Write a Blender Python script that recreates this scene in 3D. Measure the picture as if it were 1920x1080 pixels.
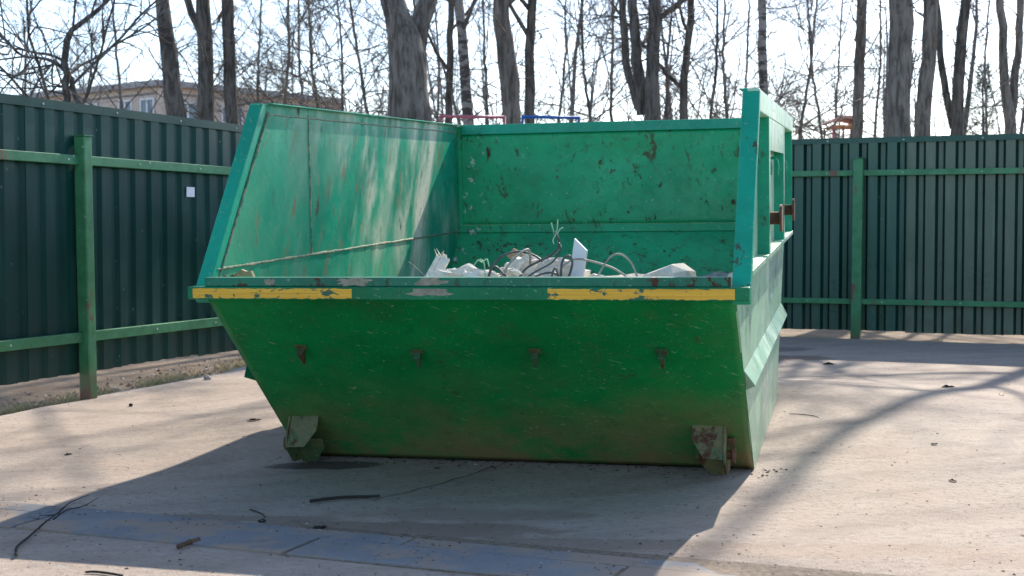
import bpy, bmesh, math, random
import numpy as np
from mathutils import Matrix, Vector

for o in list(bpy.data.objects): bpy.data.objects.remove(o)
scn = bpy.context.scene
COL = scn.collection
R = math.radians
rnd = random.Random(7)

# ------------------------------------------------------------------ camera
HC, PIT, FPX = 1.1, math.atan(110 / 2667), 2667.0
cam_d = bpy.data.cameras.new('camera'); cam = bpy.data.objects.new('camera', cam_d); COL.objects.link(cam)
cam.location = (0, 0, HC); cam.rotation_euler = (math.pi / 2 - PIT, 0, 0)
cam_d.lens = 50; cam_d.sensor_width = 36; cam_d.clip_end = 3000
cam_d.dof.use_dof = True; cam_d.dof.focus_distance = 6.9; cam_d.dof.aperture_fstop = 5.6
scn.camera = cam

# ------------------------------------------------------------------ sky, sun, exposure
SUN_AZ, SUN_EL = R(23.5), R(36)          # azimuth to the right of +Y, behind the skip
wd = bpy.data.worlds.new('World'); scn.world = wd; wd.use_nodes = True
nt = wd.node_tree; nt.nodes.clear()
sky = nt.nodes.new('ShaderNodeTexSky'); sky.sky_type = 'NISHITA'; sky.sun_disc = False
sky.sun_elevation = SUN_EL; sky.sun_rotation = SUN_AZ
sky.air_density = 0.8; sky.dust_density = 0.6; sky.ozone_density = 1.2
bg = nt.nodes.new('ShaderNodeBackground'); bg.inputs[1].default_value = 0.145
wo = nt.nodes.new('ShaderNodeOutputWorld')
nt.links.new(sky.outputs[0], bg.inputs[0]); nt.links.new(bg.outputs[0], wo.inputs[0])
sd = bpy.data.lights.new('sun', 'SUN'); sd.energy = 3.9; sd.angle = R(0.53); sd.color = (1.0, 0.93, 0.84)
so = bpy.data.objects.new('sun', sd); COL.objects.link(so)
SV = Vector((math.sin(SUN_AZ) * math.cos(SUN_EL), math.cos(SUN_AZ) * math.cos(SUN_EL), math.sin(SUN_EL)))
so.rotation_euler = SV.to_track_quat('Z', 'Y').to_euler(); so.location = (8, 20, 20)
vs = scn.view_settings; vs.view_transform = 'Standard'; vs.look = 'None'; vs.gamma = 1; vs.use_curve_mapping = False
vs.exposure = 1.2

# ------------------------------------------------------------------ helpers
def tag(o, label=None, cat=None, group=None, kind=None):
    if label: o['label'] = label
    if cat: o['category'] = cat
    if group: o['group'] = group
    if kind: o['kind'] = kind
    return o

def empty(name, loc=(0, 0, 0), rz=0):
    o = bpy.data.objects.new(name, None); COL.objects.link(o)
    o.location = loc; o.rotation_euler = (0, 0, rz); o.empty_display_size = .1
    return o

def ray(px, py):
    a = (px - 960) / FPX; b = (540 - py) / FPX; c, s = math.cos(PIT), math.sin(PIT)
    return Vector((a, c + b * s, -s + b * c))

def at(px, py, Y):
    d = ray(px, py); return Vector((0, 0, HC)) + d * (Y / d.y)

class MB:
    def __init__(s): s.v = []; s.f = []
    def add(s, vs_, fs):
        n = len(s.v); s.v += [tuple(p) for p in vs_]; s.f += [tuple(i + n for i in f) for f in fs]; return s
    def box(s, x0, x1, y0, y1, z0, z1):
        return s.add([(x0,y0,z0),(x1,y0,z0),(x1,y1,z0),(x0,y1,z0),(x0,y0,z1),(x1,y0,z1),(x1,y1,z1),(x0,y1,z1)],
                     [(0,3,2,1),(4,5,6,7),(0,1,5,4),(1,2,6,5),(2,3,7,6),(3,0,4,7)])
    def hexa(s, p):   # 8 points, bottom loop then top loop
        return s.add(p, [(0,3,2,1),(4,5,6,7),(0,1,5,4),(1,2,6,5),(2,3,7,6),(3,0,4,7)])
    def prism(s, poly, off):   # planar polygon of 3D points extruded by a vector
        n = len(poly); off = Vector(off)
        a = [Vector(p) for p in poly]; b = [p + off for p in a]
        return s.add(a + b, [tuple(reversed(range(n))), tuple(range(n, 2 * n))] + [(i, (i + 1) % n, n + (i + 1) % n, n + i) for i in range(n)])
    def tube(s, pts, r, n=6, cap=True):
        pts = [Vector(p) for p in pts]; m = len(pts)
        rr = r if isinstance(r, (list, tuple)) else [r] * m
        vs_ = []; ref = None
        for i, p in enumerate(pts):
            t = (pts[min(i + 1, m - 1)] - pts[max(i - 1, 0)]).normalized()
            if ref is None:
                ref = t.orthogonal().normalized()
            ref = (ref - t * ref.dot(t))
            ref = ref.normalized() if ref.length > 1e-6 else t.orthogonal().normalized()
            q = t.cross(ref)
            for k in range(n):
                a = 2 * math.pi * k / n
                vs_.append(p + (ref * math.cos(a) + q * math.sin(a)) * rr[i])
        fs = [(i*n+k, i*n+(k+1) % n, (i+1)*n+(k+1) % n, (i+1)*n+k) for i in range(m-1) for k in range(n)]
        if cap: fs += [tuple(reversed(range(n))), tuple(range((m-1)*n, m*n))]
        return s.add(vs_, fs)
    def build(s, name, mat, parent=None, bevel=0, smooth=False):
        me = bpy.data.meshes.new(name); me.from_pydata(s.v, [], s.f); me.update()
        bm = bmesh.new(); bm.from_mesh(me); bmesh.ops.recalc_face_normals(bm, faces=bm.faces)
        bm.to_mesh(me); bm.free()
        if mat: me.materials.append(mat)
        if smooth: me.polygons.foreach_set('use_smooth', [True] * len(me.polygons))
        o = bpy.data.objects.new(name, me); COL.objects.link(o); o.parent = parent
        if bevel:
            m = o.modifiers.new('bevel', 'BEVEL'); m.width = bevel; m.segments = 2; m.limit_method = 'ANGLE'; m.angle_limit = R(40)
        return o

def np_mesh(name, V, F, mat, parent=None, smooth=True):   # V (n,3), F (m,4 or 3)
    me = bpy.data.meshes.new(name); V = np.asarray(V, np.float32); F = np.asarray(F, np.int32); k = F.shape[1]
    me.vertices.add(len(V)); me.vertices.foreach_set('co', V.ravel())
    me.loops.add(F.size); me.loops.foreach_set('vertex_index', F.ravel())
    me.polygons.add(len(F)); me.polygons.foreach_set('loop_start', np.arange(0, F.size, k, dtype=np.int32))
    me.update(calc_edges=True)
    if smooth: me.polygons.foreach_set('use_smooth', np.ones(len(F), bool))
    me.materials.append(mat)
    o = bpy.data.objects.new(name, me); COL.objects.link(o); o.parent = parent
    return o

def tubes_np(paths, sides):   # list of (pts, radii) -> V, F
    groups = {}
    for p, r in paths: groups.setdefault(len(p), []).append((p, r))
    Vs, Fs, base = [], [], 0
    for n, L in groups.items():
        P = np.array([l[0] for l in L], float); Rr = np.array([l[1] for l in L], float)
        T = np.empty_like(P); T[:, 1:-1] = P[:, 2:] - P[:, :-2]; T[:, 0] = P[:, 1] - P[:, 0]; T[:, -1] = P[:, -1] - P[:, -2]
        T /= np.linalg.norm(T, axis=2, keepdims=True) + 1e-9
        ref = np.where(np.abs(T[:, :1, 2:3]) > .8, np.array([1., .1, 0]), np.array([.1, .2, 1.]))
        A = np.cross(T, np.broadcast_to(ref, T.shape)); A /= np.linalg.norm(A, axis=2, keepdims=True) + 1e-9
        B = np.cross(T, A)
        ang = np.arange(sides) * 2 * np.pi / sides
        V = P[:, :, None] + Rr[:, :, None, None] * (A[:, :, None] * np.cos(ang)[None, None, :, None] + B[:, :, None] * np.sin(ang)[None, None, :, None])
        N = len(L); V = V.reshape(-1, 3)
        i, j, k = np.meshgrid(np.arange(N), np.arange(n - 1), np.arange(sides), indexing='ij')
        k2 = (k + 1) % sides; b0 = base + i * n * sides
        F = np.stack([b0 + j*sides + k, b0 + j*sides + k2, b0 + (j+1)*sides + k2, b0 + (j+1)*sides + k], -1).reshape(-1, 4)
        Vs.append(V); Fs.append(F); base += len(V)
    return np.concatenate(Vs), np.concatenate(Fs)

# ------------------------------------------------------------------ materials
class NT:
    def __init__(s, name, world=False):
        s.m = bpy.data.materials.new(name); s.m.use_nodes = True; s.t = s.m.node_tree
        s.b = s.t.nodes['Principled BSDF']; s.tc = s.t.nodes.new('ShaderNodeTexCoord')
        s.src = s.t.nodes.new('ShaderNodeNewGeometry').outputs['Position'] if world else s.tc.outputs['Object']
    def l(s, a, b): s.t.links.new(a, b)
    def put(s, sock, v):
        if hasattr(v, 'is_linked') or hasattr(v, 'links'): s.l(v, sock)
        else: sock.default_value = v
    def coord(s, scale=(1, 1, 1), rot=(0, 0, 0), loc=(0, 0, 0), src='Object'):
        o = s.src
        if any(rot):
            m0 = s.t.nodes.new('ShaderNodeMapping'); s.l(o, m0.inputs[0]); m0.inputs['Rotation'].default_value = rot; o = m0.outputs[0]
        mp = s.t.nodes.new('ShaderNodeMapping'); s.l(o, mp.inputs[0])
        mp.inputs['Scale'].default_value = scale; mp.inputs['Location'].default_value = loc
        return mp.outputs[0]
    def noise(s, scale, detail=4, rough=.55, vec=None, dist=0):
        n = s.t.nodes.new('ShaderNodeTexNoise'); n.inputs['Scale'].default_value = scale; n.inputs['Detail'].default_value = detail
        n.inputs['Roughness'].default_value = rough; n.inputs['Distortion'].default_value = dist
        s.l(vec if vec is not None else s.src, n.inputs['Vector']); return n.outputs['Fac']
    def ramp(s, fac, lo, hi, a=0., b=1.):
        n = s.t.nodes.new('ShaderNodeMapRange'); n.interpolation_type = 'SMOOTHSTEP'
        s.put(n.inputs[0], fac); n.inputs[1].default_value = lo; n.inputs[2].default_value = hi; n.inputs[3].default_value = a; n.inputs[4].default_value = b
        return n.outputs[0]
    def math(s, op, a, b=0.):
        n = s.t.nodes.new('ShaderNodeMath'); n.operation = op; s.put(n.inputs[0], a); s.put(n.inputs[1], b); n.use_clamp = op in ('ADD', 'MULTIPLY', 'SUBTRACT') and False
        return n.outputs[0]
    def mix(s, fac, a, b):
        n = s.t.nodes.new('ShaderNodeMix'); n.data_type = 'RGBA'; n.clamp_factor = True
        s.put(n.inputs[0], fac)
        for k, v in ((6, a), (7, b)):
            if isinstance(v, (tuple, list)): n.inputs[k].default_value = (*v[:3], 1)
            else: s.l(v, n.inputs[k])
        return n.outputs[2]
    def sep(s, vec=None):
        n = s.t.nodes.new('ShaderNodeSeparateXYZ'); s.l(vec if vec is not None else s.src, n.inputs[0]); return n.outputs
    def bump(s, h, strength=.3, dist=.01):
        n = s.t.nodes.new('ShaderNodeBump'); n.inputs['Strength'].default_value = strength; n.inputs['Distance'].default_value = dist
        s.l(h, n.inputs['Height']); s.l(n.outputs[0], s.b.inputs['Normal'])
    def fin(s, col, rough=.6, metal=0., spec=None):
        if isinstance(col, (tuple, list)): s.b.inputs['Base Color'].default_value = (*col[:3], 1)
        else: s.l(col, s.b.inputs['Base Color'])
        s.put(s.b.inputs['Roughness'], rough); s.b.inputs['Metallic'].default_value = metal
        if spec is not None: s.b.inputs['Specular IOR Level'].default_value = spec
        return s.m

GREEN = (.001, .215, .048); TEAL = (.002, .275, .150)
RUST = (.068, .026, .012); DUST = (.19, .155, .066)

def skip_paint(name, base=GREEN, dust=0., dust_top=.45, rust=.3, pale=0., specks=.3, rough=.42, streak_axis=2, rust_scale=1.0, spec=.35, scars=False, mottle=0., palecol=(.42, .50, .36)):
    n = NT(name)
    v1 = n.noise(1.7, 5, .6); v2 = n.noise(9, 4, .6)
    c = n.mix(n.ramp(v1, .3, .7), tuple(x * .82 for x in base), tuple(min(1, x * 1.18) for x in base))
    c = n.mix(n.ramp(v2, .35, .8, 0, .35), c, tuple(x * .7 for x in base))
    sc = [14, 14, 14]; sc[streak_axis] = 2.2
    if pale > 0:     # long scuffs to primer and plaster, mixed with painted slanting sun dapples
        tilt = n.coord((1.5, 1.5, .55), (R(26), 0, 0))
        s1 = n.ramp(n.noise(2.1, 6, .62, tilt, .4),  .40, .72)
        s2 = n.ramp(n.noise(1.1, 3, .5, n.coord((1, 1, .6), loc=(3, 1, 0))), .38, .62)
        vv = n.ramp(n.sep()[1], -.3, 1.4, .06, 1.0)
        c = n.mix(n.math('MULTIPLY', n.math('MULTIPLY', s1, n.math('MULTIPLY', s2, vv)), pale), c, palecol)
        t2 = n.coord((6, 6, 1.8), (R(26), 0, 0), (2, 5, 1))
        c = n.mix(n.math('MULTIPLY', n.ramp(n.noise(2.3, 5, .65, t2), .56, .72), .5 * pale), c, (.22, .13, .06))
        c = n.mix(n.math('MULTIPLY', n.ramp(n.noise(2.0, 5, .65, n.coord((4, 4, 1.3), (R(22), 0, 0), (7, 2, 4))), .60, .75), .6 * pale), c, (.02, .045, .03))
    if dust > 0:
        z = n.sep()[2]
        g = n.ramp(n.math('ADD', z, n.math('MULTIPLY', n.noise(2.2, 6, .65), .5)), .22, dust_top + .42, 1, 0)
        blot = n.ramp(n.noise(2.6, 7, .7, n.coord((1, 1, 1.6), loc=(4, 4, 4))), .30, .60)
        c = n.mix(n.math('MULTIPLY', n.math('MULTIPLY', g, blot), dust), c, DUST)
        c = n.mix(n.math('MULTIPLY', n.ramp(n.noise(5, 6, .7, n.coord((1, 1, 1.3), loc=(9, 1, 2))), .55, .75), .30 * dust), c, (.12, .11, .06))
    # chips: small yellowish flecks, gathered in patches
    patch = n.ramp(n.noise(1.9, 2, .5, n.coord(loc=(11, 3, 5))), .52, .68)
    fl = n.ramp(n.noise(52, 3, .6, n.coord((1, 1, 1.5))), .66, .70)
    c = n.mix(n.math('MULTIPLY', n.math('MULTIPLY', patch, fl), specks * 2.2), c, (.42, .36, .16))
    # fine scratches in two directions
    for k, (sx, rz, th) in enumerate((((70, 70, 3), .5, .69), ((4, 60, 60), -.35, .70))):
        s_ = n.ramp(n.noise(1.6, 2, .5, n.coord(sx, (rz, rz, rz), (k * 3 + 1, 0, 0))), th, th + .02)
        c = n.mix(n.math('MULTIPLY', s_, .75), c, (.20, .36, .20))
    # rust
    k_ = rust_scale; rs = n.noise(7, 7, .7, n.coord((1.2 * k_, 1.2 * k_, .75 * k_), loc=(1, 8, 3)), .3); rp = n.noise(1.5, 3, .6, n.coord(loc=(2, 6, 9)))
    rm = n.math('MULTIPLY', n.ramp(rs, .665 - .09 * rust, .70 - .06 * rust), n.ramp(rp, .34, .56))
    c = n.mix(n.math('MULTIPLY', rm, min(1, .35 + rust)), c, RUST)
    if scars:
        sc_ = n.ramp(n.noise(2.4, 6, .68, n.coord((5.5, 5.5, 2.6), (0, R(14), 0), (4, 4, 2)), .7), .575, .64); sp_ = n.ramp(n.noise(1.3, 3, .55, n.coord(loc=(5, 0, 1))), .38, .58)
        c = n.mix(n.math('MULTIPLY', n.math('MULTIPLY', sc_, sp_), .85), c, RUST)
        sx = n.ramp(n.sep()[0], .05, .30, 1, 0); wf = n.ramp(n.noise(16, 4, .65, n.coord(loc=(3, 9, 9))), .61, .65)
        c = n.mix(n.math('MULTIPLY', sx, wf), c, (.55, .55, .48))
        c = n.mix(n.ramp(n.noise(30, 3, .6, n.coord(loc=(1, 2, 9))), .70, .73, 0, .8), c, (.45, .55, .45))
    if mottle:
        c = n.mix(n.ramp(n.noise(6.5, 7, .72, n.coord((1, 1, 1.2), loc=(3, 7, 7))), .48, .70, 0, mottle), c, (.05, .115, .04))
        c = n.mix(n.ramp(n.noise(15, 5, .7, n.coord((1, 1, 1), loc=(8, 7, 1))), .56, .70, 0, mottle), c, (.004, .085, .035))
    n.bump(n.math('ADD', n.noise(22, 5, .6), n.math('MULTIPLY', rm, .8)), .3, .005)
    return n.fin(c, n.math('ADD', n.ramp(v2, .3, .7, rough - .08, rough + .12), n.math('MULTIPLY', rm, .3)), spec=spec)

M_FRONT = skip_paint('green_paint_dusty', GREEN, dust=1.05, dust_top=.40, rust=.3, specks=.8, spec=.18, mottle=.35)
M_BACK = skip_paint('green_paint_rust_scarred', (.012, .38, .155), dust=.35, dust_top=1.1, rust=1.0, specks=.12, rust_scale=2.1, spec=.3, scars=True, mottle=.25)
M_LEFT = skip_paint('green_paint_scuffed_dappled', TEAL, pale=1.45, rust=.6, specks=.1, rough=.46, spec=.2, palecol=(.60, .61, .45))  # pale slanting bands paint sun dapples in among the scuffs
M_RIGHT = skip_paint('green_paint_weathered_glint', (.34, .54, .36), dust=.3, dust_top=.4, pale=1.0, rust=.2, specks=.05, rough=.34, palecol=(.78, .79, .67))  # weathered paint, paled further to carry grazing sun glint in its colour
M_RIM = skip_paint('green_paint_rim', (.002, .30, .175), rust=.55, specks=.2, rough=.42)
M_RIMF = skip_paint('green_paint_front_rim', (.002, .160, .062), rust=.7, rust_scale=1.6, specks=.3, rough=.45, spec=.25)
M_LIP = skip_paint('green_paint_lip', (.003, .150, .085), rust=1.3, rust_scale=2.5, specks=.3, rough=.42)
M_BRACK = skip_paint('green_paint_dirty_bracket', (.008, .070, .030), dust=.9, dust_top=1.3, rust=1.9, mottle=.5)

def rusty(name='rusty_steel'):
    n = NT(name); a = n.noise(14, 6, .7)
    c = n.mix(n.ramp(a, .3, .7), (.045, .022, .014), (.17, .07, .03)); n.bump(a, .5, .004)
    return n.fin(c, .8)
M_RUST = rusty()
M_CLEAT = skip_paint('rusty_green_cleat', (.01, .09, .04), dust=.3, dust_top=1.2, rust=2.2)

def weldm():
    n = NT('weld_bead'); a = n.noise(30, 4, .6)
    c = n.mix(n.ramp(a, .35, .65), (.03, .13, .07), (.28, .25, .16)); n.bump(a, .6, .004); return n.fin(c, .6)
M_WELD = weldm()

def stripe_mat():
    n = NT('worn_yellow_tape'); a = n.noise(11, 6, .7, n.coord((1, 1, 2.0), loc=(5, 2, 1)))
    b = n.noise(46, 4, .6); lines = n.noise(3, 3, .5, n.coord((.6, 1, 60)))
    c = n.mix(n.ramp(lines, .35, .65), (.62, .33, .015), (.74, .44, .03))
    c = n.mix(n.ramp(a, .585, .60), c, (.012, .10, .05)); c = n.mix(n.ramp(b, .66, .70), c, (.09, .05, .02))
    c = n.mix(n.ramp(n.noise(6, 4, .7, n.coord(loc=(3, 3, 3))), .60, .72, 0, .7), c, (.15, .08, .02))
    n.bump(n.math('ADD', a, lines), .25, .004); return n.fin(c, .5)
M_TAPE = stripe_mat()

def fence_mat(name, a, b, rough=.38):
    n = NT(name, True); v = n.noise(1.3, 5, .6); s_ = n.noise(3, 4, .6, n.coord((5, 5, .5)))
    c = n.mix(n.ramp(v, .3, .7), a, b); c = n.mix(n.ramp(s_, .5, .75, 0, .35), c, tuple(x * 1.5 + .012 for x in b))
    z = n.sep()[2]
    mud = n.math('MULTIPLY', n.ramp(z, .05, .55, 1, 0), n.ramp(n.noise(5, 5, .65), .4, .7))
    c = n.mix(n.math('MULTIPLY', mud, .4), c, (.06, .055, .04))
    fl = n.ramp(n.noise(38, 2, .5, n.coord((1, 1, .6))), .74, .77); c = n.mix(n.math('MULTIPLY', fl, .5), c, (.30, .38, .33))
    n.bump(n.noise(5, 3, .5, n.coord((1, 1, .35))), .10, .02)
    return n.fin(c, n.ramp(v, .3, .7, rough - .06, rough + .1), spec=.3)
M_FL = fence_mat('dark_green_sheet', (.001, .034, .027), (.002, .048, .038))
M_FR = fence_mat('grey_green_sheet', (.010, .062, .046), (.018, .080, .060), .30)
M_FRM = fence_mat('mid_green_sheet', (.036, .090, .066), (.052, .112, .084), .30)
M_RIBS = fence_mat('shade_rib_green', (.001, .022, .017), (.002, .032, .025), .4)  # darker green for the rib slopes, their shade put into the colour
M_FR2 = fence_mat('bounce_lit_olive_sheet', (.085, .115, .080), (.115, .145, .105), .30)  # paler tone with sheen and bounced ground light put into the colour

def post_mat():
    n = NT('green_post_paint', True); a = n.noise(8, 6, .65); r_ = n.noise(5, 6, .7, n.coord((1, 1, .5), loc=(2, 1, 7)))
    c = n.mix(n.ramp(a, .3, .7), (.025, .155, .055), (.055, .23, .10))
    c = n.mix(n.ramp(r_, .60, .66), c, (.16, .07, .04)); c = n.mix(n.ramp(n.noise(17, 4, .6, n.coord(loc=(6, 6, 6))), .68, .73), c, (.33, .40, .33))
    z = n.sep()[2]; c = n.mix(n.math('MULTIPLY', n.ramp(z, .02, .28, 1, 0), n.ramp(a, .35, .6)), c, (.13, .06, .03))
    n.bump(a, .3, .004); return n.fin(c, .5)
M_POST = post_mat()

def concrete():
    n = NT('sandy_concrete'); big = n.noise(.45, 5, .6); mid = n.noise(2.6, 6, .65, n.coord((.6, 1.6, 1), (0, 0, R(-22)))); fine = n.noise(160, 3, .6); g = n.noise(28, 5, .7)
    c = n.mix(n.ramp(big, .3, .7), (.345, .275, .215), (.405, .332, .268))
    c = n.mix(n.ramp(mid, .42, .72, 0, .75), c, (.255, .20, .16)); c = n.mix(n.ramp(g, .50, .72, 0, .75), c, (.20, .155, .12))
    c = n.mix(n.ramp(n.noise(9, 6, .7, n.coord((1, 2.2, 1), (0, 0, R(20)), (8, 1, 0))), .52, .72, 0, .6), c, (.44, .385, .33))
    c = n.mix(n.math('MULTIPLY', n.ramp(n.noise(46, 3, .6, n.coord((1, 2, 1), loc=(1, 7, 0))), .60, .68), n.ramp(n.noise(1.6, 3, .6, n.coord(loc=(2, 2, 0))), .42, .62)), c, (.11, .075, .05))
    c = n.mix(n.ramp(n.noise(1.1, 5, .65, n.coord(loc=(5, 9, 0))), .55, .72, 0, .45), c, (.42, .31, .24))
    c = n.mix(n.ramp(fine, .60, .72, 0, .55), c, (.16, .12, .09)); c = n.mix(n.ramp(n.noise(120, 2, .5, n.coord(loc=(3, 3, 3))), .68, .74, 0, .6), c, (.56, .52, .47))
    x, y, _ = n.sep()
    def stain(cx, cy, rx, ry, col, amt, c):
        dx = n.math('DIVIDE', n.math('SUBTRACT', x, cx), rx); dy = n.math('DIVIDE', n.math('SUBTRACT', y, cy), ry)
        d = n.math('ADD', n.math('MULTIPLY', dx, dx), n.math('MULTIPLY', dy, dy))
        d = n.math('ADD', d, n.math('MULTIPLY', n.math('SUBTRACT', n.noise(4.5, 5, .65), .5), 2.4))
        return n.mix(n.ramp(d, .55, 1.15, amt, 0), c, col)
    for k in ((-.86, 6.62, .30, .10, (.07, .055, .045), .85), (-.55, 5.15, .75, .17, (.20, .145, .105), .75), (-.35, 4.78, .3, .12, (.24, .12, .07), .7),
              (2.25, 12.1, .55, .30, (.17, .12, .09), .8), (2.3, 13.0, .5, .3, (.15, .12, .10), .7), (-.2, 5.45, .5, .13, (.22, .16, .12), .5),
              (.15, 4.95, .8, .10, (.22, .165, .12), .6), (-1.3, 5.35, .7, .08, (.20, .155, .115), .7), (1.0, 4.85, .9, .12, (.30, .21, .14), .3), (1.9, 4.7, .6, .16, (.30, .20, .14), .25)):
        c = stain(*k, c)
    n.bump(n.math('ADD', n.math('MULTIPLY', fine, .6), n.math('ADD', g, n.math('MULTIPLY', mid, 1.5))), .7, .010)
    return n.fin(c, .9, spec=.25)
M_CONC = concrete()

def dirt_mat():
    n = NT('bare_dirt'); a = n.noise(1.4, 6, .65); b = n.noise(24, 6, .7); d = n.noise(90, 3, .6)
    c = n.mix(n.ramp(a, .3, .7), (.20, .145, .095), (.31, .235, .165)); c = n.mix(n.ramp(b, .45, .7, 0, .7), c, (.17, .12, .075))
    c = n.mix(n.ramp(d, .6, .7, 0, .6), c, (.42, .36, .27)); n.bump(n.math('ADD', b, d), .7, .02); return n.fin(c, .95, spec=.2)
M_DIRT = dirt_mat()

def slab_mat():
    n = NT('grey_kerb_concrete'); a = n.noise(3, 6, .65); b = n.noise(70, 3, .6); s_ = n.noise(2.2, 6, .7, n.coord(loc=(4, 2, 0)))
    c = n.mix(n.ramp(a, .3, .7), (.165, .168, .17), (.215, .217, .215)); c = n.mix(n.ramp(b, .55, .75, 0, .5), c, (.16, .15, .145))
    c = n.mix(n.ramp(s_, .44, .56, 0, .95), c, (.29, .22, .165)); n.bump(n.math('ADD', a, b), .3, .005); return n.fin(c, .85, spec=.3)
M_SLAB = slab_mat()

def plain(name, col, rough=.7, var=.25, scale=18, bump=.2, metal=0):
    n = NT(name); a = n.noise(scale, 5, .65)
    c = n.mix(n.ramp(a, .3, .7), tuple(x * (1 - var) for x in col), tuple(min(1, x * (1 + var)) for x in col)); n.bump(a, bump, .006)
    return n.fin(c, rough, metal)
M_PLASTER = plain('white_plaster', (.80, .73, .61), .85, .14, 26, .7)
M_FOAM = plain('cream_foam_chunk', (.74, .65, .54), .85, .15, 9, .5)
M_SMEAR = plain('cement_smear', (.25, .25, .18), .9, .25, 30, .5)
M_CARD = plain('cardboard', (.38, .26, .14), .85, .2)
M_PANEL = plain('white_plastic', (.72, .74, .78), .4, .04, 4, .05)
M_CABLE = plain('grey_cable', (.085, .085, .088), .5, .35)
M_CABLE2 = plain('pale_cable', (.36, .34, .29), .55, .25)
M_WIRE = plain('pale_green_wire', (.34, .62, .38), .5, .2)
M_STICK = plain('dark_twig_bark', (.022, .017, .014), .9, .35, 40, .6)
M_LEAF = plain('dead_leaf', (.10, .055, .03), .9, .4, 30, .3)
M_PEB = plain('pebble', (.25, .23, .21), .9, .35, 8)
M_PAPER = plain('white_paper', (.78, .80, .84), .7, .03, 6, .05)
M_BUD = plain('young_bud_green', (.34, .33, .10), .7, .3, 3, 0)
M_NEEDLE = plain('pine_needle_green', (.05, .085, .05), .8, .3, 3, 0)
M_GRASS = plain('dry_grass', (.46, .37, .18), .85, .3, 5, 0)
M_GRASSG = plain('green_grass', (.13, .17, .05), .8, .3, 5, 0)
M_BRICK = plain('pale_brick', (.56, .46, .38), .9, .10, 1.2, .1)
M_TRIM = plain('grey_roof_edge', (.33, .32, .31), .8, .15, 2, .1)
M_WFR = plain('white_window_frame', (.72, .72, .72), .5, .05)
M_GLASS = NT('window_glass').fin((.10, .16, .22), .08)
M_RED = plain('red_bar_paint', (.46, .13, .17), .5, .2)
M_BLUE = plain('blue_bar_paint', (.01, .11, .42), .5, .2)
M_PINK = plain('faded_red_roof', (.66, .33, .27), .5, .2)
M_ORANGE = plain('orange_trim', (.60, .28, .08), .5, .2)

def bark(name, a, b, birch=False, moss=0.):
    n = NT(name); s_ = n.noise(5, 6, .7, n.coord((2.4, 2.4, .45), src='Object'), .6); v = n.noise(.9, 4, .6)
    c = n.mix(n.ramp(s_, .38, .60), a, b)
    if birch:
        k = n.noise(3.2, 5, .7, n.coord((1.0, 1.0, 3.4))); c = n.mix(n.ramp(k, .47, .56), c, (.09, .082, .076))
    else: c = n.mix(n.ramp(v, .45, .7, 0, .5), c, tuple(x * .55 for x in a))
    if moss:
        z = n.sep()[2]; c = n.mix(n.math('MULTIPLY', n.ramp(z, 1.5, 4.2, 1, 0), n.ramp(n.noise(4, 5, .7), .4, .65, 0, moss)), c, (.045, .06, .02))
    n.bump(n.math('ADD', s_, n.math('MULTIPLY', n.noise(30, 4, .6), .3)), .9, .04); return n.fin(c, .95, spec=.2)
M_BARK = bark('grey_brown_bark', (.098, .086, .074), (.27, .245, .215), moss=.4)
M_BARKD = bark('dark_bark', (.066, .060, .054), (.19, .175, .155), moss=.6)
M_BIRCH = bark('birch_bark', (.26, .245, .23), (.36, .345, .325), birch=True)
M_TWIG = plain('twig_bark', (.135, .125, .12), .9, .3, 6, 0)

# ------------------------------------------------------------------ skip frame (measured pose)
SM = Matrix(((.97257981, .23192995, -.017234), (-.23242602, .97190939, -.03701725), (.00816448, .04000786, .99916601)))
SO = Vector((-1.0225, 6.8649, .0055))
W, A_, H1, B_, H2, L_, HCR, E_, LB = 2.166, .975, .855, .335, 1.677, 2.968, .962, .060, 1.95
def to_local(p): return SM.transposed() @ (Vector(p) - SO)
def sk(px, py, v):         # skip-local point on the ray through a measured pixel, at depth v in the skip
    C = to_local((0, 0, HC)); d = SM.transposed() @ ray(px, py); return C + d * ((v - C.y) / d.y)

def smooth01(t): t = max(0., min(1., t)); return t * t * (3 - 2 * t)
def ground_z(x, y):        # the yard rises very slightly under the skip
    l = to_local((x, y, 0)); n = SM.col[2]
    zp = SO.z - (n[0] * (x - SO.x) + n[1] * (y - SO.y)) / n[2] - .004
    m = smooth01((l.y + 1.1) / 1.1) * smooth01((4.6 - l.y) / 2.4) * smooth01((l.x + 1.6) / 1.5) * smooth01((W + 2.2 - l.x) / 2.1)
    und = .006 * math.sin(x * 1.3 + .4) * math.sin(y * .9)
    return zp * m + und * (1 - m)

# ------------------------------------------------------------------ ground, yard, kerb
EDGE = [(-6.2, -2.0), (-4.35, 4.0), (-3.40, 7.2), (-3.03, 8.43), (-2.756, 9.22), (-2.136, 11.28), (-1.55, 13.2), (-.75, 15.9)]
def edge_x(y):
    for (x0, y0), (x1, y1) in zip(EDGE, EDGE[1:]):
        if y <= y1: return x0 + (x1 - x0) * (y - y0) / (y1 - y0)
    return EDGE[-1][0]
def back_y(x): return 14.38 - .42 * (x - 3.52)

m = MB(); G = 600
rings = [(-40, 40, -20, 60)]
xs = [-G, -300, -120, -60] + [-30 + 1.5 * i for i in range(41)] + [60, 120, 300, G]
ys = [-G, -300, -60, -20] + [-10 + 1.5 * i for i in range(45)] + [80, 120, 300, G]
for y in ys:
    for x in xs:
        m.v.append((x, y, -.055 + (.03 * math.sin(x * 2.1) * math.sin(y * 1.7) * .5 if abs(x) < 31 and -11 < y < 58 else 0)))
nx = len(xs)
m.f = [(j*nx+i, j*nx+i+1, (j+1)*nx+i+1, (j+1)*nx+i) for j in range(len(ys)-1) for i in range(nx-1)]
tag(m.build('ground', M_DIRT, smooth=True), kind='structure')

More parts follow.
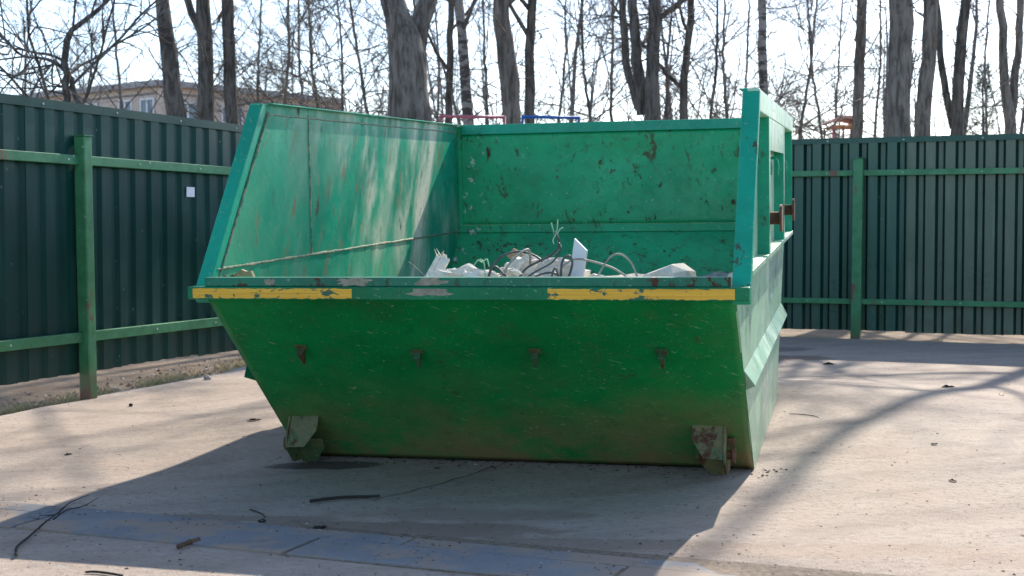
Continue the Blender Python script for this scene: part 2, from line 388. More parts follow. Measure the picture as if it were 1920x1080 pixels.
m = MB(); NY, NX = 170, 110      # concrete yard sheet, x runs from its left edge to far right
for j in range(NY + 1):
    for i in range(NX + 1):
        t = i / NX; s_ = j / NY
        y = -2.0 + s_ * 19
        xl = edge_x(y) + .03 * math.sin(y * 3.1) + .02 * math.sin(y * 7.7); x = xl + (13.0 - xl) * t
        yb = back_y(x) + .04 * math.sin(x * 2.3) + .025 * math.sin(x * 6.1)
        y2 = -2.0 + s_ * (yb + 2.0)
        xl = edge_x(y2) + .03 * math.sin(y2 * 3.1) + .02 * math.sin(y2 * 7.7); x = xl + (13.0 - xl) * t
        m.v.append((x, y2, ground_z(x, y2)))
n1 = NX + 1
m.f = [(j*n1+i, j*n1+i+1, (j+1)*n1+i+1, (j+1)*n1+i) for j in range(NY) for i in range(NX)]
top_n = len(m.v)
lft = [j * n1 for j in range(NY + 1)]; bk = [NY * n1 + i for i in range(NX + 1)]
for line in (lft, bk):          # slab edge down into the dirt
    b0 = len(m.v)
    for k in line: p = m.v[k]; m.v.append((p[0], p[1], -.15))
    for q in range(len(line) - 1): m.f.append((line[q], line[q+1], b0+q+1, b0+q))
yard = tag(m.build('concrete_yard', M_CONC, smooth=False), kind='structure')

# kerb line set flush into the yard
KD = Vector((.933, -.360, 0)).normalized(); KN = Vector((.360, .933, 0)).normalized()
K0 = Vector((-.724, 4.87, 0))
def kpt(s_, t, z): p = K0 + KD * s_ + KN * t; return (p.x, p.y, z + ground_z(p.x, p.y))
m = MB()
def kbox(m, s0, s1, t0, t1, z0, z1): return m.hexa([kpt(s0,t0,z0), kpt(s1,t0,z0), kpt(s1,t1,z0), kpt(s0,t1,z0), kpt(s0,t0,z1), kpt(s1,t0,z1), kpt(s1,t1,z1), kpt(s0,t1,z1)])
kbox(m, -4.6, 5.6, -.135, .325, -.06, .0035)
kb = tag(m.build('kerb', plain('kerb_bed_sand', (.17, .125, .085), .95, .35, 40, .6)), kind='structure')
for i in range(-4, 5):
    s0 = i * 1.13 + .008; s1 = (i + 1) * 1.13 - .012
    kbox(MB(), 0, 1, 0, 1, 0, 1)
    mm = MB(); kbox(mm, s0, s1, -.125, .128, -.05, .009 + .002 * (i % 2)); mm.build('kerb_slab', M_SLAB, kb, bevel=.004)
for i in range(-3, 4):
    s0 = i * 1.5 + .31; s1 = s0 + 1.488
    mm = MB(); kbox(mm, s0, s1, .139, .262, -.05, .0065 + .001 * (i % 2)); mm.build('gutter_slab', M_SLAB, kb, bevel=.004)

# thin joint cut in the concrete
m = MB(); P0, P1 = at(905, 868, 6.6), at(735, 942, 5.75)
pts = []
for i in range(13):
    t = i / 12; x = .115 - .135*0 + (-.14 - .55 * t) + .01 * math.sin(i * 2.2) ; y = 6.62 - .90 * t
    pts.append((x, y))
for i in range(12):
    (x0, y0), (x1, y1) = pts[i], pts[i + 1]
    m.add([(x0, y0, ground_z(x0, y0) + .003), (x0 + .007, y0, ground_z(x0, y0) + .003), (x1 + .007, y1, ground_z(x1, y1) + .003), (x1, y1, ground_z(x1, y1) + .003)], [(0, 1, 2, 3)])
m.build('joint', plain('joint_dirt', (.07, .055, .045), .95), yard)

# ------------------------------------------------------------------ fences
M_SCREW = plain('pale_screw_heads', (.42, .52, .46), .5, .3)
def profile(per=.19, n=5, d=.024):
    pts = []
    for k in range(n):
        x = k * per
        pts += [(x, 0), (x + .088, 0), (x + .114, d), (x + .158, d), (x + .184, 0)]
    pts.append((n * per, 0)); return pts

def sheet_mesh(h, mat, name, per, d):
    pr = profile(per, 5, d); m = MB(); n = len(pr); th = .003
    for z in (0, h):
        for x, y in pr: m.v.append((x, y, z))
        for x, y in pr: m.v.append((x, y + th, z))
    for i in range(n - 1):
        m.f += [(i, i+1, 2*n+i+1, 2*n+i), (n+i+1, n+i, 3*n+i, 3*n+i+1), (2*n+i, 2*n+i+1, 3*n+i+1, 3*n+i), (i+1, i, n+i, n+i+1)]
    m.f += [(0, 2*n, 3*n, n), (n-1, 2*n-1, 4*n-1, 3*n-1)]
    return m, pr[-1][0]

def fence(name, label, origin, ang, length, z0, h, mat, posts, rails, flip, post_h, post_w, cap=True):
    """local x along the fence, local -y towards the yard"""
    root = tag(empty(name, (origin[0], origin[1], 0), ang), label, 'fence')
    m, w = sheet_mesh(h, mat, name, .19, .022 if flip else .042)
    proto = None; k = 0; x = 0
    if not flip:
        sheet_tones = []
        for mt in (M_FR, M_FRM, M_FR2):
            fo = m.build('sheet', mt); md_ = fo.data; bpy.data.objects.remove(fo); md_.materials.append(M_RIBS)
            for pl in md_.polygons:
                if abs(pl.normal.x) > .5 and abs(pl.normal.z) < .1: pl.material_index = 1  # slopes get the shade tone, flats keep the painted sheen
            sheet_tones.append(md_)
    while x < length:
        if proto is None: o = proto = m.build('sheet', mat, root)
        else:
            o = proto.copy(); COL.objects.link(o); o.parent = root
        o.location = (x, .0515 + .0035 * (k % 2), z0 + .006 * math.sin(k * 2.1)); o.rotation_euler = (R(.25 * math.sin(k * 3.7)), 0, R(.12 * math.sin(k * 1.9)))
        if not flip: o.data = sheet_tones[2 if x > 4.4 else 1 if x > 2.7 else 0]  # tone steps paler to the right, painting the stronger bounce light
        x += w - .004; k += 1
    for zr, hr in rails:
        ps = [-.2] + posts + [length + .2]
        for a, b in zip(ps, ps[1:]):
            MB().box(a + post_w / 2 + .001, b - post_w / 2 - .001, .004, .048, zr, zr + hr).build('rail', M_POST, root, bevel=.003)
    for i, px_ in enumerate(posts):
        p = MB().box(-post_w/2, post_w/2, -post_w + .045, .045, -.3, post_h).build('post', M_POST, root, bevel=.008)
        p.location = (px_, 0, 0); p.rotation_euler = (0, R(-1.0 if flip else .3), 0)
        c = MB().box(-post_w/2 - .006, post_w/2 + .006, -post_w + .039, .051, post_h + .0005, post_h + .006).build('post_cap', M_POST, p)
    if cap:
        c = MB(); c.box(-.1, length, .044, .050, z0 + h - .045, z0 + h + .012).box(-.1, length, .0505, .094, z0 + h + .008, z0 + h + .0125)
        c.build('cap_strip', mat, root)
    sc_ = MB(); k = 0; x = .136
    while x < length:
        for z in (z0 + h - .018, *(zr + hr / 2 for zr, hr in rails)):
            if (k * 7 + int(z * 10)) % 4 == 0: yy = .0425 if z > z0 + h - .1 else .0025; sc_.box(x - .006, x + .006, yy - .002, yy + .0012, z - .006, z + .006)
        x += .19; k += 1
    tag(sc_.build('screws', M_SCREW, root), kind='stuff')
    return root

LF = R(90 - 20.2)
lf_dir = Vector((math.cos(LF), math.sin(LF), 0))
lf_o = Vector((-2.752, 9.22, 0)) - lf_dir * 6.2
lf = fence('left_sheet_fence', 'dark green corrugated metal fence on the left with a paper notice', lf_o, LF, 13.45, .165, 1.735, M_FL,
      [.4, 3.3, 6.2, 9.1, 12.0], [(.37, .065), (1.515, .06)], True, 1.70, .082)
lf.name = 'sheet_metal_fence'
RA = math.atan(-.42)
rdir = Vector((math.cos(RA), math.sin(RA), 0)); r_o = Vector((3.52, 14.52, 0)) - rdir * 4.25
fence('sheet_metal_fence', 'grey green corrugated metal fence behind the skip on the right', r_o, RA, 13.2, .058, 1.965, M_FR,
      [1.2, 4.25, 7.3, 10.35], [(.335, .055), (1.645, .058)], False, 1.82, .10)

# paper notice on the left fence
ln = Vector((lf_dir.y, -lf_dir.x, 0))
def on_lf(px, py, off):
    d = ray(px, py); o = Vector((0, 0, HC)); q = lf_o + ln * off
    t = (q - o).dot(ln) / d.dot(ln); return o + d * t
p = on_lf(357, 360, -.045)
m = MB(); q = []
for su, sw in ((-.5, -.5), (.5, -.5), (.5, .5), (-.5, .5)): q.append(p + lf_dir * (.105 * su) + Vector((0, 0, .072 * sw)))
m.prism(q, ln * .002); tag(m.build('paper_notice', M_PAPER), 'small blank white paper notice stuck on the dark green left fence', 'notice')

# ------------------------------------------------------------------ the skip
SK = empty('skip_container'); SK.matrix_world = Matrix.Translation(SO) @ SM.to_4x4()
tag(SK, 'large green steel waste skip with scuffed paint standing in the yard', 'skip')
T = .006
# side plates: low front lip, sloped front edge, high sides, raked back bottom
side_lo = [(0, 0), (LB, 0), (L_, HCR), (-A_ - .02 + .02, HCR) if False else (L_, HCR)]
prof_low = [(0, 0), (LB, 0), (L_, HCR), (-A_ + (HCR - H1) / (H2 - H1) * (A_ - B_), HCR), (-A_, H1)]
prof_up = [(-A_ + (HCR - H1) / (H2 - H1) * (A_ - B_), HCR + .002), (L_, HCR + .002), (L_, H2), (-B_, H2)]
def vw(poly, u): return [(u, v, w) for v, w in poly]
def side(s_):
    u = 0 if s_ < 0 else W; off = (-T, 0, 0) if s_ < 0 else (T, 0, 0)
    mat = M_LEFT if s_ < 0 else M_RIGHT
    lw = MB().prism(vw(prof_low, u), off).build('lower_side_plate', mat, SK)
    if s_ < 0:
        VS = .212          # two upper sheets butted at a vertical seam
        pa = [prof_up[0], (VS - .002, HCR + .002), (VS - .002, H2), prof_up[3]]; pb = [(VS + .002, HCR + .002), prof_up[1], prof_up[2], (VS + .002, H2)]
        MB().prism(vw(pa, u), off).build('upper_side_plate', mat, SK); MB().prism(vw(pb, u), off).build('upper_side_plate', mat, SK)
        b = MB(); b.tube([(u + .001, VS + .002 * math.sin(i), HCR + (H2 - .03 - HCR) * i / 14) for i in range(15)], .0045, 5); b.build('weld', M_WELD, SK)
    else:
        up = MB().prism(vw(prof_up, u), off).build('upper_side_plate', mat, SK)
    v0 = prof_up[0][0]; b = MB()
    pr_ = random.Random(3)
    b.tube([(u - s_ * .002, v0 + .02 + (L_ - v0 - .02) * i / 60, HCR + .001 + pr_.uniform(-.0015, .0015)) for i in range(61)], [.0045 + pr_.uniform(-.001, .0025) for i in range(61)], 6); b.build('weld', M_WELD, SK)
    # outer frame of flat channels (E_ wide)
    ua, ub = (u + s_ * (T + .0006), u + s_ * E_)
    ua, ub = min(ua, ub), max(ua, ub)
    if s_ > 0:
        MB().box(ua, ub, -B_ - .02, L_ + .05, H2 - .095, H2).build('top_rail', M_RIGHT, SK, bevel=.004)
    else:
        MB().box(ua, ub, -B_ - .02, L_ + .05, H2 - .095, H2).build('top_rail', M_RIM, SK, bevel=.004)
    MB().box(u - (.030 if s_ > 0 else 0), u + (.030 if s_ < 0 else 0), -B_ + .045, L_ - .03, H2 + .0005, H2 + .006).build('top_lip', M_RIM, SK)
    vl = prof_up[0][0]
    MB().box(ua, ub, vl + .075, L_ + .03, HCR - .035, HCR - .012).build('ledge', M_RIGHT, SK, bevel=.003)
    for v in (.30, .335 + 1.40, 2.86):
        MB().box(ua, ub - s_ * .001 if s_ > 0 else ub, v, v + .012, HCR - .0115, H2 - .0955).build('stiffener', M_RIM, SK)
        if v < 2:
            MB().box(ub - .008 if s_ > 0 else ua, ub if s_ > 0 else ua + .008, v + .0125, v + .10, HCR - .0115, H2 - .0955).build('stiffener_flange', M_RIGHT, SK)
    MB().box(min(ub - .006, ub), ub - .0005, .41, 1.73, H2 - .245, H2 - .097).build('stiffener_panel', M_RIGHT, SK) if s_ > 0 else None
    # front flange following the sloped edge
    e0, e1 = Vector((0, -A_, H1)), Vector((0, -B_, H2)); d = (e1 - e0).normalized(); nrm = Vector((0, -d.z, d.y))
    w_ = .062
    ui, uo = (u + (.003 if s_ < 0 else -.012), u + s_ * E_)
    p = []
    st, en = e0 - d * .005, e1 + d * .0
    for q in (st, en):
        for uu, k in ((ui, 0), (uo, 0), (uo, 1), (ui, 1)):
            z = q + nrm * (.010 if k == 0 else -.040)
            p.append((uu, z.y, z.z))
    MB().hexa(p).build('front_flange', M_RIM, SK, bevel=.005)
    # angle rib across the lower side
    def vfront(w): return -A_ * w / H1
    def vback(w): return LB + (L_ - LB) * w / HCR
    wr = .475; uo2 = u + s_ * .048; ua2 = u + s_ * (T + .0006)
    p = [(ua2, vfront(wr + .05) + .012, wr + .05), (ua2, vfront(wr - .045) + .012, wr - .045), (uo2, vfront(wr) + .012, wr - .02)]
    q = [(ua2, vback(wr + .05) - .01, wr + .05), (ua2, vback(wr - .045) - .01, wr - .045), (uo2, vback(wr) - .01, wr - .02)]
    MB().add(p + q, [(0, 1, 2), (5, 4, 3), (0, 3, 4, 1), (1, 4, 5, 2), (2, 5, 3, 0)]).build('side_rib', M_RIGHT if s_ > 0 else M_RIMF, SK, bevel=.002)
    # trunnions: stub shaft and end disc
    for v in (.37, 1.815):
        t = MB(); t.tube([(ub - .002 if s_ > 0 else ua + .002, v, 1.115), (u + s_ * .104, v, 1.115)], .030, 20)
        t = t.build('trunnion', M_RUST, SK, smooth=False)
        k = MB(); k.tube([(u + s_ * .1045, v, 1.115), (u + s_ * .116, v, 1.115)], .064, 28); k.build('end_disc', M_RUST, t)
        g = MB(); g.box(min(ub, ub) - (.0 if s_ > 0 else 0), ub + .006, v - .07, v + .05, 1.05, 1.18) if s_ > 0 else g.box(ua - .006, ua, v - .07, v + .05, 1.05, 1.18)
    # small tarpaulin hooks
    for v in (.62, 1.30, 2.25):
        pts = [(u + s_ * .006, v, 1.40), (u + s_ * .03, v, 1.405), (u + s_ * .046, v, 1.385), (u + s_ * .05, v, 1.35), (u + s_ * .046, v, 1.315)]
        MB().tube(pts, .009, 8).build('tarpaulin_hook', M_RIM, SK, smooth=True)
for s_ in (-1, 1): side(s_)

# front plate (leans out towards the camera), floor, raked rear plate, upper rear plate
fd = Vector((0, -A_, H1)).normalized(); fnn = Vector((0, -fd.z, fd.y)) * -1    # inward normal
fno = Vector((0, fd.z * -1, -fd.y * -1))
def dented(name, p00, p10, p11, p01, mat, nx, ny, seed, amp, th=.006):
    pr = random.Random(seed); p00, p10, p11, p01 = map(Vector, (p00, p10, p11, p01)); nrm = (p10 - p00).cross(p01 - p00).normalized()
    dents = [(pr.uniform(.05, .95), pr.uniform(.05, .95), pr.uniform(.04, .14), pr.uniform(-1, .7) * amp) for _ in range(26)]
    m = MB()
    for j in range(ny + 1):
        for i in range(nx + 1):
            a, b = i / nx, j / ny; p = (p00 * (1 - a) + p10 * a) * (1 - b) + (p01 * (1 - a) + p11 * a) * b
            d = -amp * 1.3 * math.sin(math.pi * a) * math.sin(math.pi * b)
            for x, y, r_, h in dents: d += h * math.exp(-((a - x) ** 2 + ((b - y) * .6) ** 2) / (r_ * r_))
            fade = min(1, 9 * min(a, 1 - a)) * min(1, 7 * min(b, 1 - b)); m.v.append(p + nrm * d * fade)
    m.f = [(j*(nx+1)+i, j*(nx+1)+i+1, (j+1)*(nx+1)+i+1, (j+1)*(nx+1)+i) for j in range(ny) for i in range(nx)]
    o = m.build(name, mat, SK, smooth=True); md = o.modifiers.new('thick', 'SOLIDIFY'); md.thickness = th; md.offset = -1
    return o
dented('front_plate', (-T, 0, 0), (W + T, 0, 0), (W + T, -A_, H1), (-T, -A_, H1), M_FRONT, 70, 32, 4, .006)
MB().box(.001, W - .001, .008, LB - .008, .0, .006).build('floor_plate', M_BRACK, SK)
MB().prism([(.0005, LB, 0), (W - .0005, LB, 0), (W - .0005, L_, HCR), (.0005, L_, HCR)], (0, -.006, .004)).build('rear_lower_plate', M_BACK, SK)
dented('rear_upper_plate', (.0005, L_ - .011, HCR + .045), (W - .0005, L_ - .011, HCR + .045), (W - .0005, L_ - .011, H2 - .062), (.0005, L_ - .011, H2 - .062), M_BACK, 60, 22, 8, .006)
MB().prism([(.001, L_ - .028, HCR - .006), (.001, L_ - .002, HCR - .006), (.001, L_ - .002, HCR + .044), (.001, L_ - .014, HCR + .044)], (W - .002, 0, 0)).build('crease_strip', M_BACK, SK)
MB().box(.0275, W - .0275, L_ - .040, L_ + .045, H2 - .062, H2 + .004).build('rear_rim', M_RIM, SK, bevel=.004)
for u0 in (.001, W - .027):
    MB().prism([(u0, L_ - .03, HCR + .046), (u0 + .026, L_ - .03 + (.0 if u0 < 1 else 0), HCR + .046), (u0 + .026, L_ - .0125, HCR + .046), (u0, L_ - .0125, HCR + .046)], (0, 0, H2 - HCR - .05)).build('corner_strip', M_BACK, SK)
# front rim tube with worn stripes
MB().box(-E_, W + E_, -A_ - .058, -A_ + .004, H1 - .006, H1 + .046).build('front_rim', M_RIMF, SK, bevel=.004)
MB().box(.012, W - .012, -A_ - .044, -A_ + .003, H1 + .0465, H1 + .083).build('rim_lip', M_LIP, SK, bevel=.003)
def smear(u0, v0, w0, ru, rw, seed, axis_v):
    pr = random.Random(seed); n = 26; m = MB(); pts = []
    for i in range(n):
        a = 2 * math.pi * i / n; k = pr.uniform(.55, 1.1); pts.append((u0 + math.cos(a) * ru * k, axis_v, min(max(w0 + math.sin(a) * rw * k, v0), v0 + .034)))
    m.prism(pts, (0, -.0014, 0)); m.build('cement_smear', M_SMEAR, SK)
smear(.66, H1 + .048, H1 + .066, .085, .022, 1, -A_ - .0442); smear(.98, H1 + .048, H1 + .066, .07, .02, 2, -A_ - .0442); smear(.30, H1 + .048, H1 + .066, .03, .016, 3, -A_ - .0442)
smear(.98, H1 + .006, H1 + .03, .11, .022, 4, -A_ - .0582)
for u0, u1 in ((-.035, .655), (1.455, 2.172)):
    st = MB(); N = 40; pr_ = random.Random(int(u0 * 100) + 9); top, bot = [], []
    for i in range(N + 1):
        u = u0 + (u1 - u0) * i / N
        top.append((u, -A_ - .0592, H1 + .041 - pr_.random() * .003)); bot.append((u, -A_ - .0592, H1 - .003 + pr_.random() * .005))
    st.v = top + bot; st.f = [(i, i + 1, N + 2 + i, N + 1 + i) for i in range(N)]
    st.build('yellow_stripe', M_TAPE, SK)
# four rusty cleats on the front plate
for u, w in ((.30, .615), (.815, .60), (1.325, .61), (1.852, .615)):
    v = -A_ * w / H1; f0 = Vector((u, v, w)); dn = Vector((0, A_, -H1)).normalized(); out = Vector((0, -H1, -A_)).normalized()
    c = MB(); top, bot = f0 + out * .002, f0 + dn * .105
    a = [f0 + Vector((sx, 0, 0)) * .015 + out * o_ for sx, o_ in ((-1, .001), (1, .001), (1, .034), (-1, .034))]
    b = [f0 + dn * .07 + Vector((sx, 0, 0)) * .005 + out * o_ for sx, o_ in ((-1, .018), (1, .018), (1, .042), (-1, .042))]
    c.hexa(a + b); c = c.build('cleat', M_CLEAT, SK, bevel=.003)
    MB().prism([f0 + Vector((-.026, 0, 0)) - dn * .02 + out * .001, f0 + Vector((.026, 0, 0)) - dn * .02 + out * .001, f0 + Vector((.026, 0, 0)) + dn * .008 + out * .001, f0 + Vector((-.026, 0, 0)) + dn * .008 + out * .001], out * .004).build('cleat_base', M_BRACK, c)
# tipping brackets at the foot of the front plate
def bracket(uw, s_):       # uw: u of the web plate, s_: side on which the roller sits
    out = Vector((0, -H1, -A_)).normalized(); dn = Vector((0, A_, -H1)).normalized()
    def fp(u, w, o_): return Vector((u, -A_ * w / H1, w)) + out * o_
    i = -s_
    root = MB().prism([fp(uw, .245, .002), fp(uw, .235, .10), Vector((uw, -.335, .10)), Vector((uw, -.25, .02)), Vector((uw, -.10, .012)), fp(uw, .03, .002)], (s_ * .010, 0, 0)).build('tipping_bracket', M_BRACK, SK, bevel=.002)
    a0, a1 = fp(uw + i * .001, .240, .004), fp(uw + i * .135, .242, .004)
    lo = Vector((uw + i * .001, -.345, .105)); up = [a0, a1, a1.lerp(Vector((a1.x, lo.y, lo.z)), .42), Vector((uw + i * .085, lo.y + .004, lo.z + .004)), lo]
    MB().prism(up, (0, .006, .008)).build('upper_plate', M_BRACK, root, bevel=.0015)
    b0, b1 = Vector((uw + i * .001, -.24, .125)), Vector((uw + i * .13, -.235, .125)); lo2 = Vector((uw + i * .001, -.155, .004))
    lp = [b0, b1, b1.lerp(Vector((b1.x, lo2.y, lo2.z)), .40), Vector((uw + i * .07, lo2.y, lo2.z)), lo2]
    MB().prism(lp, (0, .008, .004)).build('lower_plate', M_BRACK, root, bevel=.0015)
    c = fp(uw, .165, .075)
    MB().tube([c + Vector((s_ * .0105, 0, 0)), c + Vector((s_ * .047, 0, 0))], .02, 14).build('axle', M_RUST, root)
    MB().tube([c + Vector((s_ * .034, 0, 0)), c + Vector((s_ * .044, 0, 0))], .038, 24).build('roller', M_RUST, root)
    MB().box(uw + s_ * .012, uw + s_ * .038, c.y + .01, c.y + .05, c.z + .035, c.z + .07).build('lug', M_RUST, root)
bracket(2.062, 1); bracket(.068, -1)
# weld bead along the left front flange, inside
b = MB(); pr_ = random.Random(5)
p0, p1 = Vector((.004, -A_ + .062, H1 + .01)), Vector((.004, -B_ + .048, H2 - .04))
b.tube([p0.lerp(p1, i / 40) + Vector((0, pr_.uniform(-.002, .002), 0)) for i in range(41)], [.006 + pr_.uniform(-.002, .002) for i in range(41)], 5); b.build('weld', M_WELD, SK)
b = MB(); b.tube([(.0005, -B_ + .06 + (L_ - .1 + B_) * i / 40, H2 - .045 + pr_.uniform(-.001, .001)) for i in range(41)], .0045, 5); b.build('weld', M_WELD, SK)
# faded painted lettering on the right side plate, too worn to read: tall pale strokes
st = MB(); pr_ = random.Random(11); ul = W + T + .0012
def stroke(v0, w0, v1, w1, t=.022):
    d = Vector((0, v1 - v0, w1 - w0)).normalized(); k = Vector((0, -d.z, d.y)) * (t / 2)
    a, b_ = Vector((ul, v0, w0)), Vector((ul, v1, w1)); st.add([a - k, a + k, b_ + k, b_ - k], [(0, 1, 2, 3)])
v = 1.35
for g in ('O', 'V', 'M', 'H', 'M', 'I', 'H'):
    w0, w1 = .66, .86; wd_ = .13
    if g in 'OH': stroke(v, w0, v, w1); stroke(v + wd_, w0, v + wd_, w1); stroke(v, .76 if g == 'H' else w1, v + wd_, .76 if g == 'H' else w1); (stroke(v, w0, v + wd_, w0) if g == 'O' else None)
    elif g == 'V': stroke(v, w1, v + wd_ / 2, w0); stroke(v + wd_, w1, v + wd_ / 2, w0)
    elif g == 'M': stroke(v, w0, v, w1); stroke(v + wd_, w0, v + wd_, w1); stroke(v, w1, v + wd_ / 2, .74); stroke(v + wd_, w1, v + wd_ / 2, .74)
    else: stroke(v + wd_ / 2, w0, v + wd_ / 2, w1)
    v += .19
def letm():
    n = NT('worn_white_lettering'); a = n.noise(9, 5, .7)
    return n.fin(n.mix(n.ramp(a, .42, .6), (.50, .56, .58), (.05, .2, .1)), .55)
st.build('lettering', letm(), SK)

# ------------------------------------------------------------------ rubbish in the skip (each piece its own thing)
def place(o): o.matrix_world = SK.matrix_world.copy(); return o
m = MB(); n1 = 40; n2 = 40; pr_ = random.Random(2)
for j in range(n2 + 1):
    for i in range(n1 + 1):
        u = .012 + (W - .024) * i / n1; t = j / n2; v = -.78 + (2.55 + .78) * t
        hgt = .66 + .15 * math.exp(-((u - 1.05) ** 2) / .5 - ((v - .75) ** 2) / .5) + .05 * math.sin(u * 5 + v * 3) * math.sin(v * 4.2) + pr_.uniform(-.018, .018)
        hgt = min(hgt, .80)
        vmin = -A_ * hgt / H1 + .012; vmax = LB + (L_ - LB) * hgt / HCR - .012
        v = vmin + (vmax - vmin) * t
        m.v.append((u, v, hgt))
k = n1 + 1; m.f = [(j*k+i, j*k+i+1, (j+1)*k+i+1, (j+1)*k+i) for j in range(n2) for i in range(n1)]
place(tag(m.build('rubble', plain('plaster_rubble', (.42, .38, .33), .95, .35, 22, 1.0)), 'broken plaster rubble filling the green skip below its rim', 'rubble', kind='stuff'))

def chunk(name, c, size, mat, label, cat, seed, sub=2, rough=.25, flat=None, group=None):
    pr = random.Random(seed); bm = bmesh.new(); bmesh.ops.create_icosphere(bm, subdivisions=sub, radius=1)
    planes = [(Vector((pr.gauss(0, 1), pr.gauss(0, 1), pr.gauss(0, 1))).normalized(), pr.uniform(.55, .85)) for _ in range(9)]
    for v in bm.verts:
        p = v.co.copy()
        for nn, d in planes:
            e = p.dot(nn) - d
            if e > 0: p -= nn * e
        p *= 1 + pr.uniform(-rough, rough) * .3 + .10 * rough * math.sin(p.x * 9 + seed) * math.sin(p.y * 8 + p.z * 7)
        v.co = Vector((p.x * size[0], p.y * size[1], p.z * size[2]))
    me = bpy.data.meshes.new(name); bm.to_mesh(me); bm.free(); me.materials.append(mat)
    o = bpy.data.objects.new(name, me); COL.objects.link(o)
    o.matrix_world = SK.matrix_world @ Matrix.Translation(c); return tag(o, label, cat, group)

def box_piece(name, a, b, wid, th, mat, label, cat, up=(0, 0, 1)):   # board from a to b (skip-local)
    a, b = Vector(a), Vector(b); d = (b - a).normalized(); s_ = d.cross(Vector(up)).normalized(); n_ = s_.cross(d)
    q = [a - s_*wid/2, a + s_*wid/2, a + s_*wid/2 + n_*th, a - s_*wid/2 + n_*th, b - s_*wid/2, b + s_*wid/2, b + s_*wid/2 + n_*th, b - s_*wid/2 + n_*th]
    return place(tag(MB().add(q, [(0,1,2,3),(7,6,5,4),(0,4,5,1),(1,5,6,2),(2,6,7,3),(3,7,4,0)]).build(name, mat, bevel=.002), label, cat))

chunk('rubble_block', sk(1250, 528, .85) , (.165, .14, .115), M_FOAM, 'pale beige rubble block with flat faces at the right of the skip', 'rubble', 21, 2, .06)
chunk('plaster_chunk', sk(830, 535, .70), (.11, .10, .085), M_PLASTER, 'white crumbly plaster chunk beside the leaning white trim', 'plaster', 4, 3, .8)
chunk('plaster_chunk', sk(890, 522, .80), (.13, .11, .085), M_PLASTER, 'jagged white plaster chunk left of the cable bundle', 'plaster', 14, 3, .8)
chunk('plaster_chunk', sk(975, 505, .88), (.11, .11, .085), M_PLASTER, 'white plaster chunk behind the dark looped cables', 'plaster', 9, 3, .8)
chunk('foam_chunk', sk(1040, 512, .80), (.13, .10, .075), M_FOAM, 'cream rubble lump under the cables beside the white offcut', 'rubble', 33, 3, .6)
chunk('foam_chunk', sk(1375, 534, .60), (.05, .05, .07), M_FOAM, 'small pale lump at the right end behind the rim', 'rubble', 6, 2, .4)
for k in range(22):
    x_ = [800, 815, 850, 862, 870, 905, 918, 930, 945, 952, 968, 985, 998, 1010, 1022, 1035, 1052, 1098, 1115, 1128, 880, 840][k]; v_ = .55 + .4 * ((k * 37) % 10) / 10; y_ = 520 - ((k * 13) % 7) * (2.5 if 830 < x_ < 1060 else 0.8); z_ = .012 + .026 * ((k * 29) % 11) / 11
    chunk('plaster_fragment', sk(x_, y_, v_), (z_ * 1.4, z_ * 1.1, z_ * .8), M_PLASTER if k % 3 else M_FOAM, 'small broken plaster fragment strewn among the larger chunks and cables', 'plaster', 60 + k, 2, 1.0, group='small plaster fragments in the skip')
# leaning trim bundle
a, b_ = sk(778, 560, .62), sk(822, 480, .80)
tr = empty('plastic_trim'); tr.matrix_world = SK.matrix_world.copy(); tag(tr, 'snapped white plastic trim leaning up at the left of the rubble', 'trim')
for k, (du, dv, sh) in enumerate(((0, 0, 1.0), (.028, .012, 1.04), (.052, .02, .95))):
    aa = Vector(a) + Vector((du, dv, 0)); bb = aa + (Vector(b_) - Vector(a)) * sh
    d = (bb - aa).normalized(); s_ = d.cross(Vector((0, 1, 0))).normalized(); n_ = s_.cross(d)
    q = [p + s_ * x + n_ * y for p in (aa, bb) for x, y in ((-.012, 0), (.012, 0), (.012, .02), (-.012, .02))]
    MB().add(q, [(0,1,2,3),(7,6,5,4),(0,4,5,1),(1,5,6,2),(2,6,7,3),(3,7,4,0)]).build('strip', M_PLASTER, tr, bevel=.002)
pr_ = random.Random(8)
for k in range(7):
    p0 = Vector(b_) + Vector((pr_.uniform(-.01, .05), .01, -.005)); MB().tube([p0, p0 + Vector((pr_.uniform(-.03, .03), pr_.uniform(-.02, .02), pr_.uniform(.01, .045)))], [.0035, .001], 4).build('splinter', M_PLASTER, tr)
# white offcut standing up
q = [sk(1062, 560, .80), sk(1087, 560, .80), sk(1100, 470, .80), sk(1077, 447, .80)]
place(tag(MB().prism(q, (.004, .012, 0)).build('panel_offcut', M_PANEL), 'flat white plastic offcut with a slanted top standing upright', 'panel'))
box_piece('wooden_board', sk(965, 488, 1.0), sk(1130, 555, .95), .10, .022, M_PLASTER, 'long pale board lying under the cables', 'board')
# cardboard sheet bits
q = [sk(950, 480, 1.02), sk(963, 466, 1.05), sk(998, 487, 1.05), sk(985, 512, 1.0)]
place(tag(MB().prism(q, (0, .008, .003)).build('cardboard_piece', M_CARD), 'brown cardboard piece behind the looped cables', 'cardboard'))
q = [sk(438, 604, -.80), sk(434, 522, -.80), sk(440, 513, -.80), sk(452, 505, -.80), sk(461, 509, -.80), sk(470, 508, -.80), sk(477, 524, -.80), sk(474, 604, -.80)]
place(tag(MB().prism(q, (.003, .014, .0)).build('cardboard_piece', M_CARD), 'torn tan cardboard scrap at the left end of the front rim', 'cardboard'))
q = [sk(428, 600, -.82), sk(414, 524, -.82), sk(420, 516, -.82), sk(428, 519, -.82), sk(437, 514, -.82), sk(442, 524, -.82), sk(440, 600, -.82)]
place(tag(MB().prism(q, (0, .012, 0)).build('bark_scrap', M_LEAF), 'dark brown scrap beside the torn tan cardboard', 'scrap'))
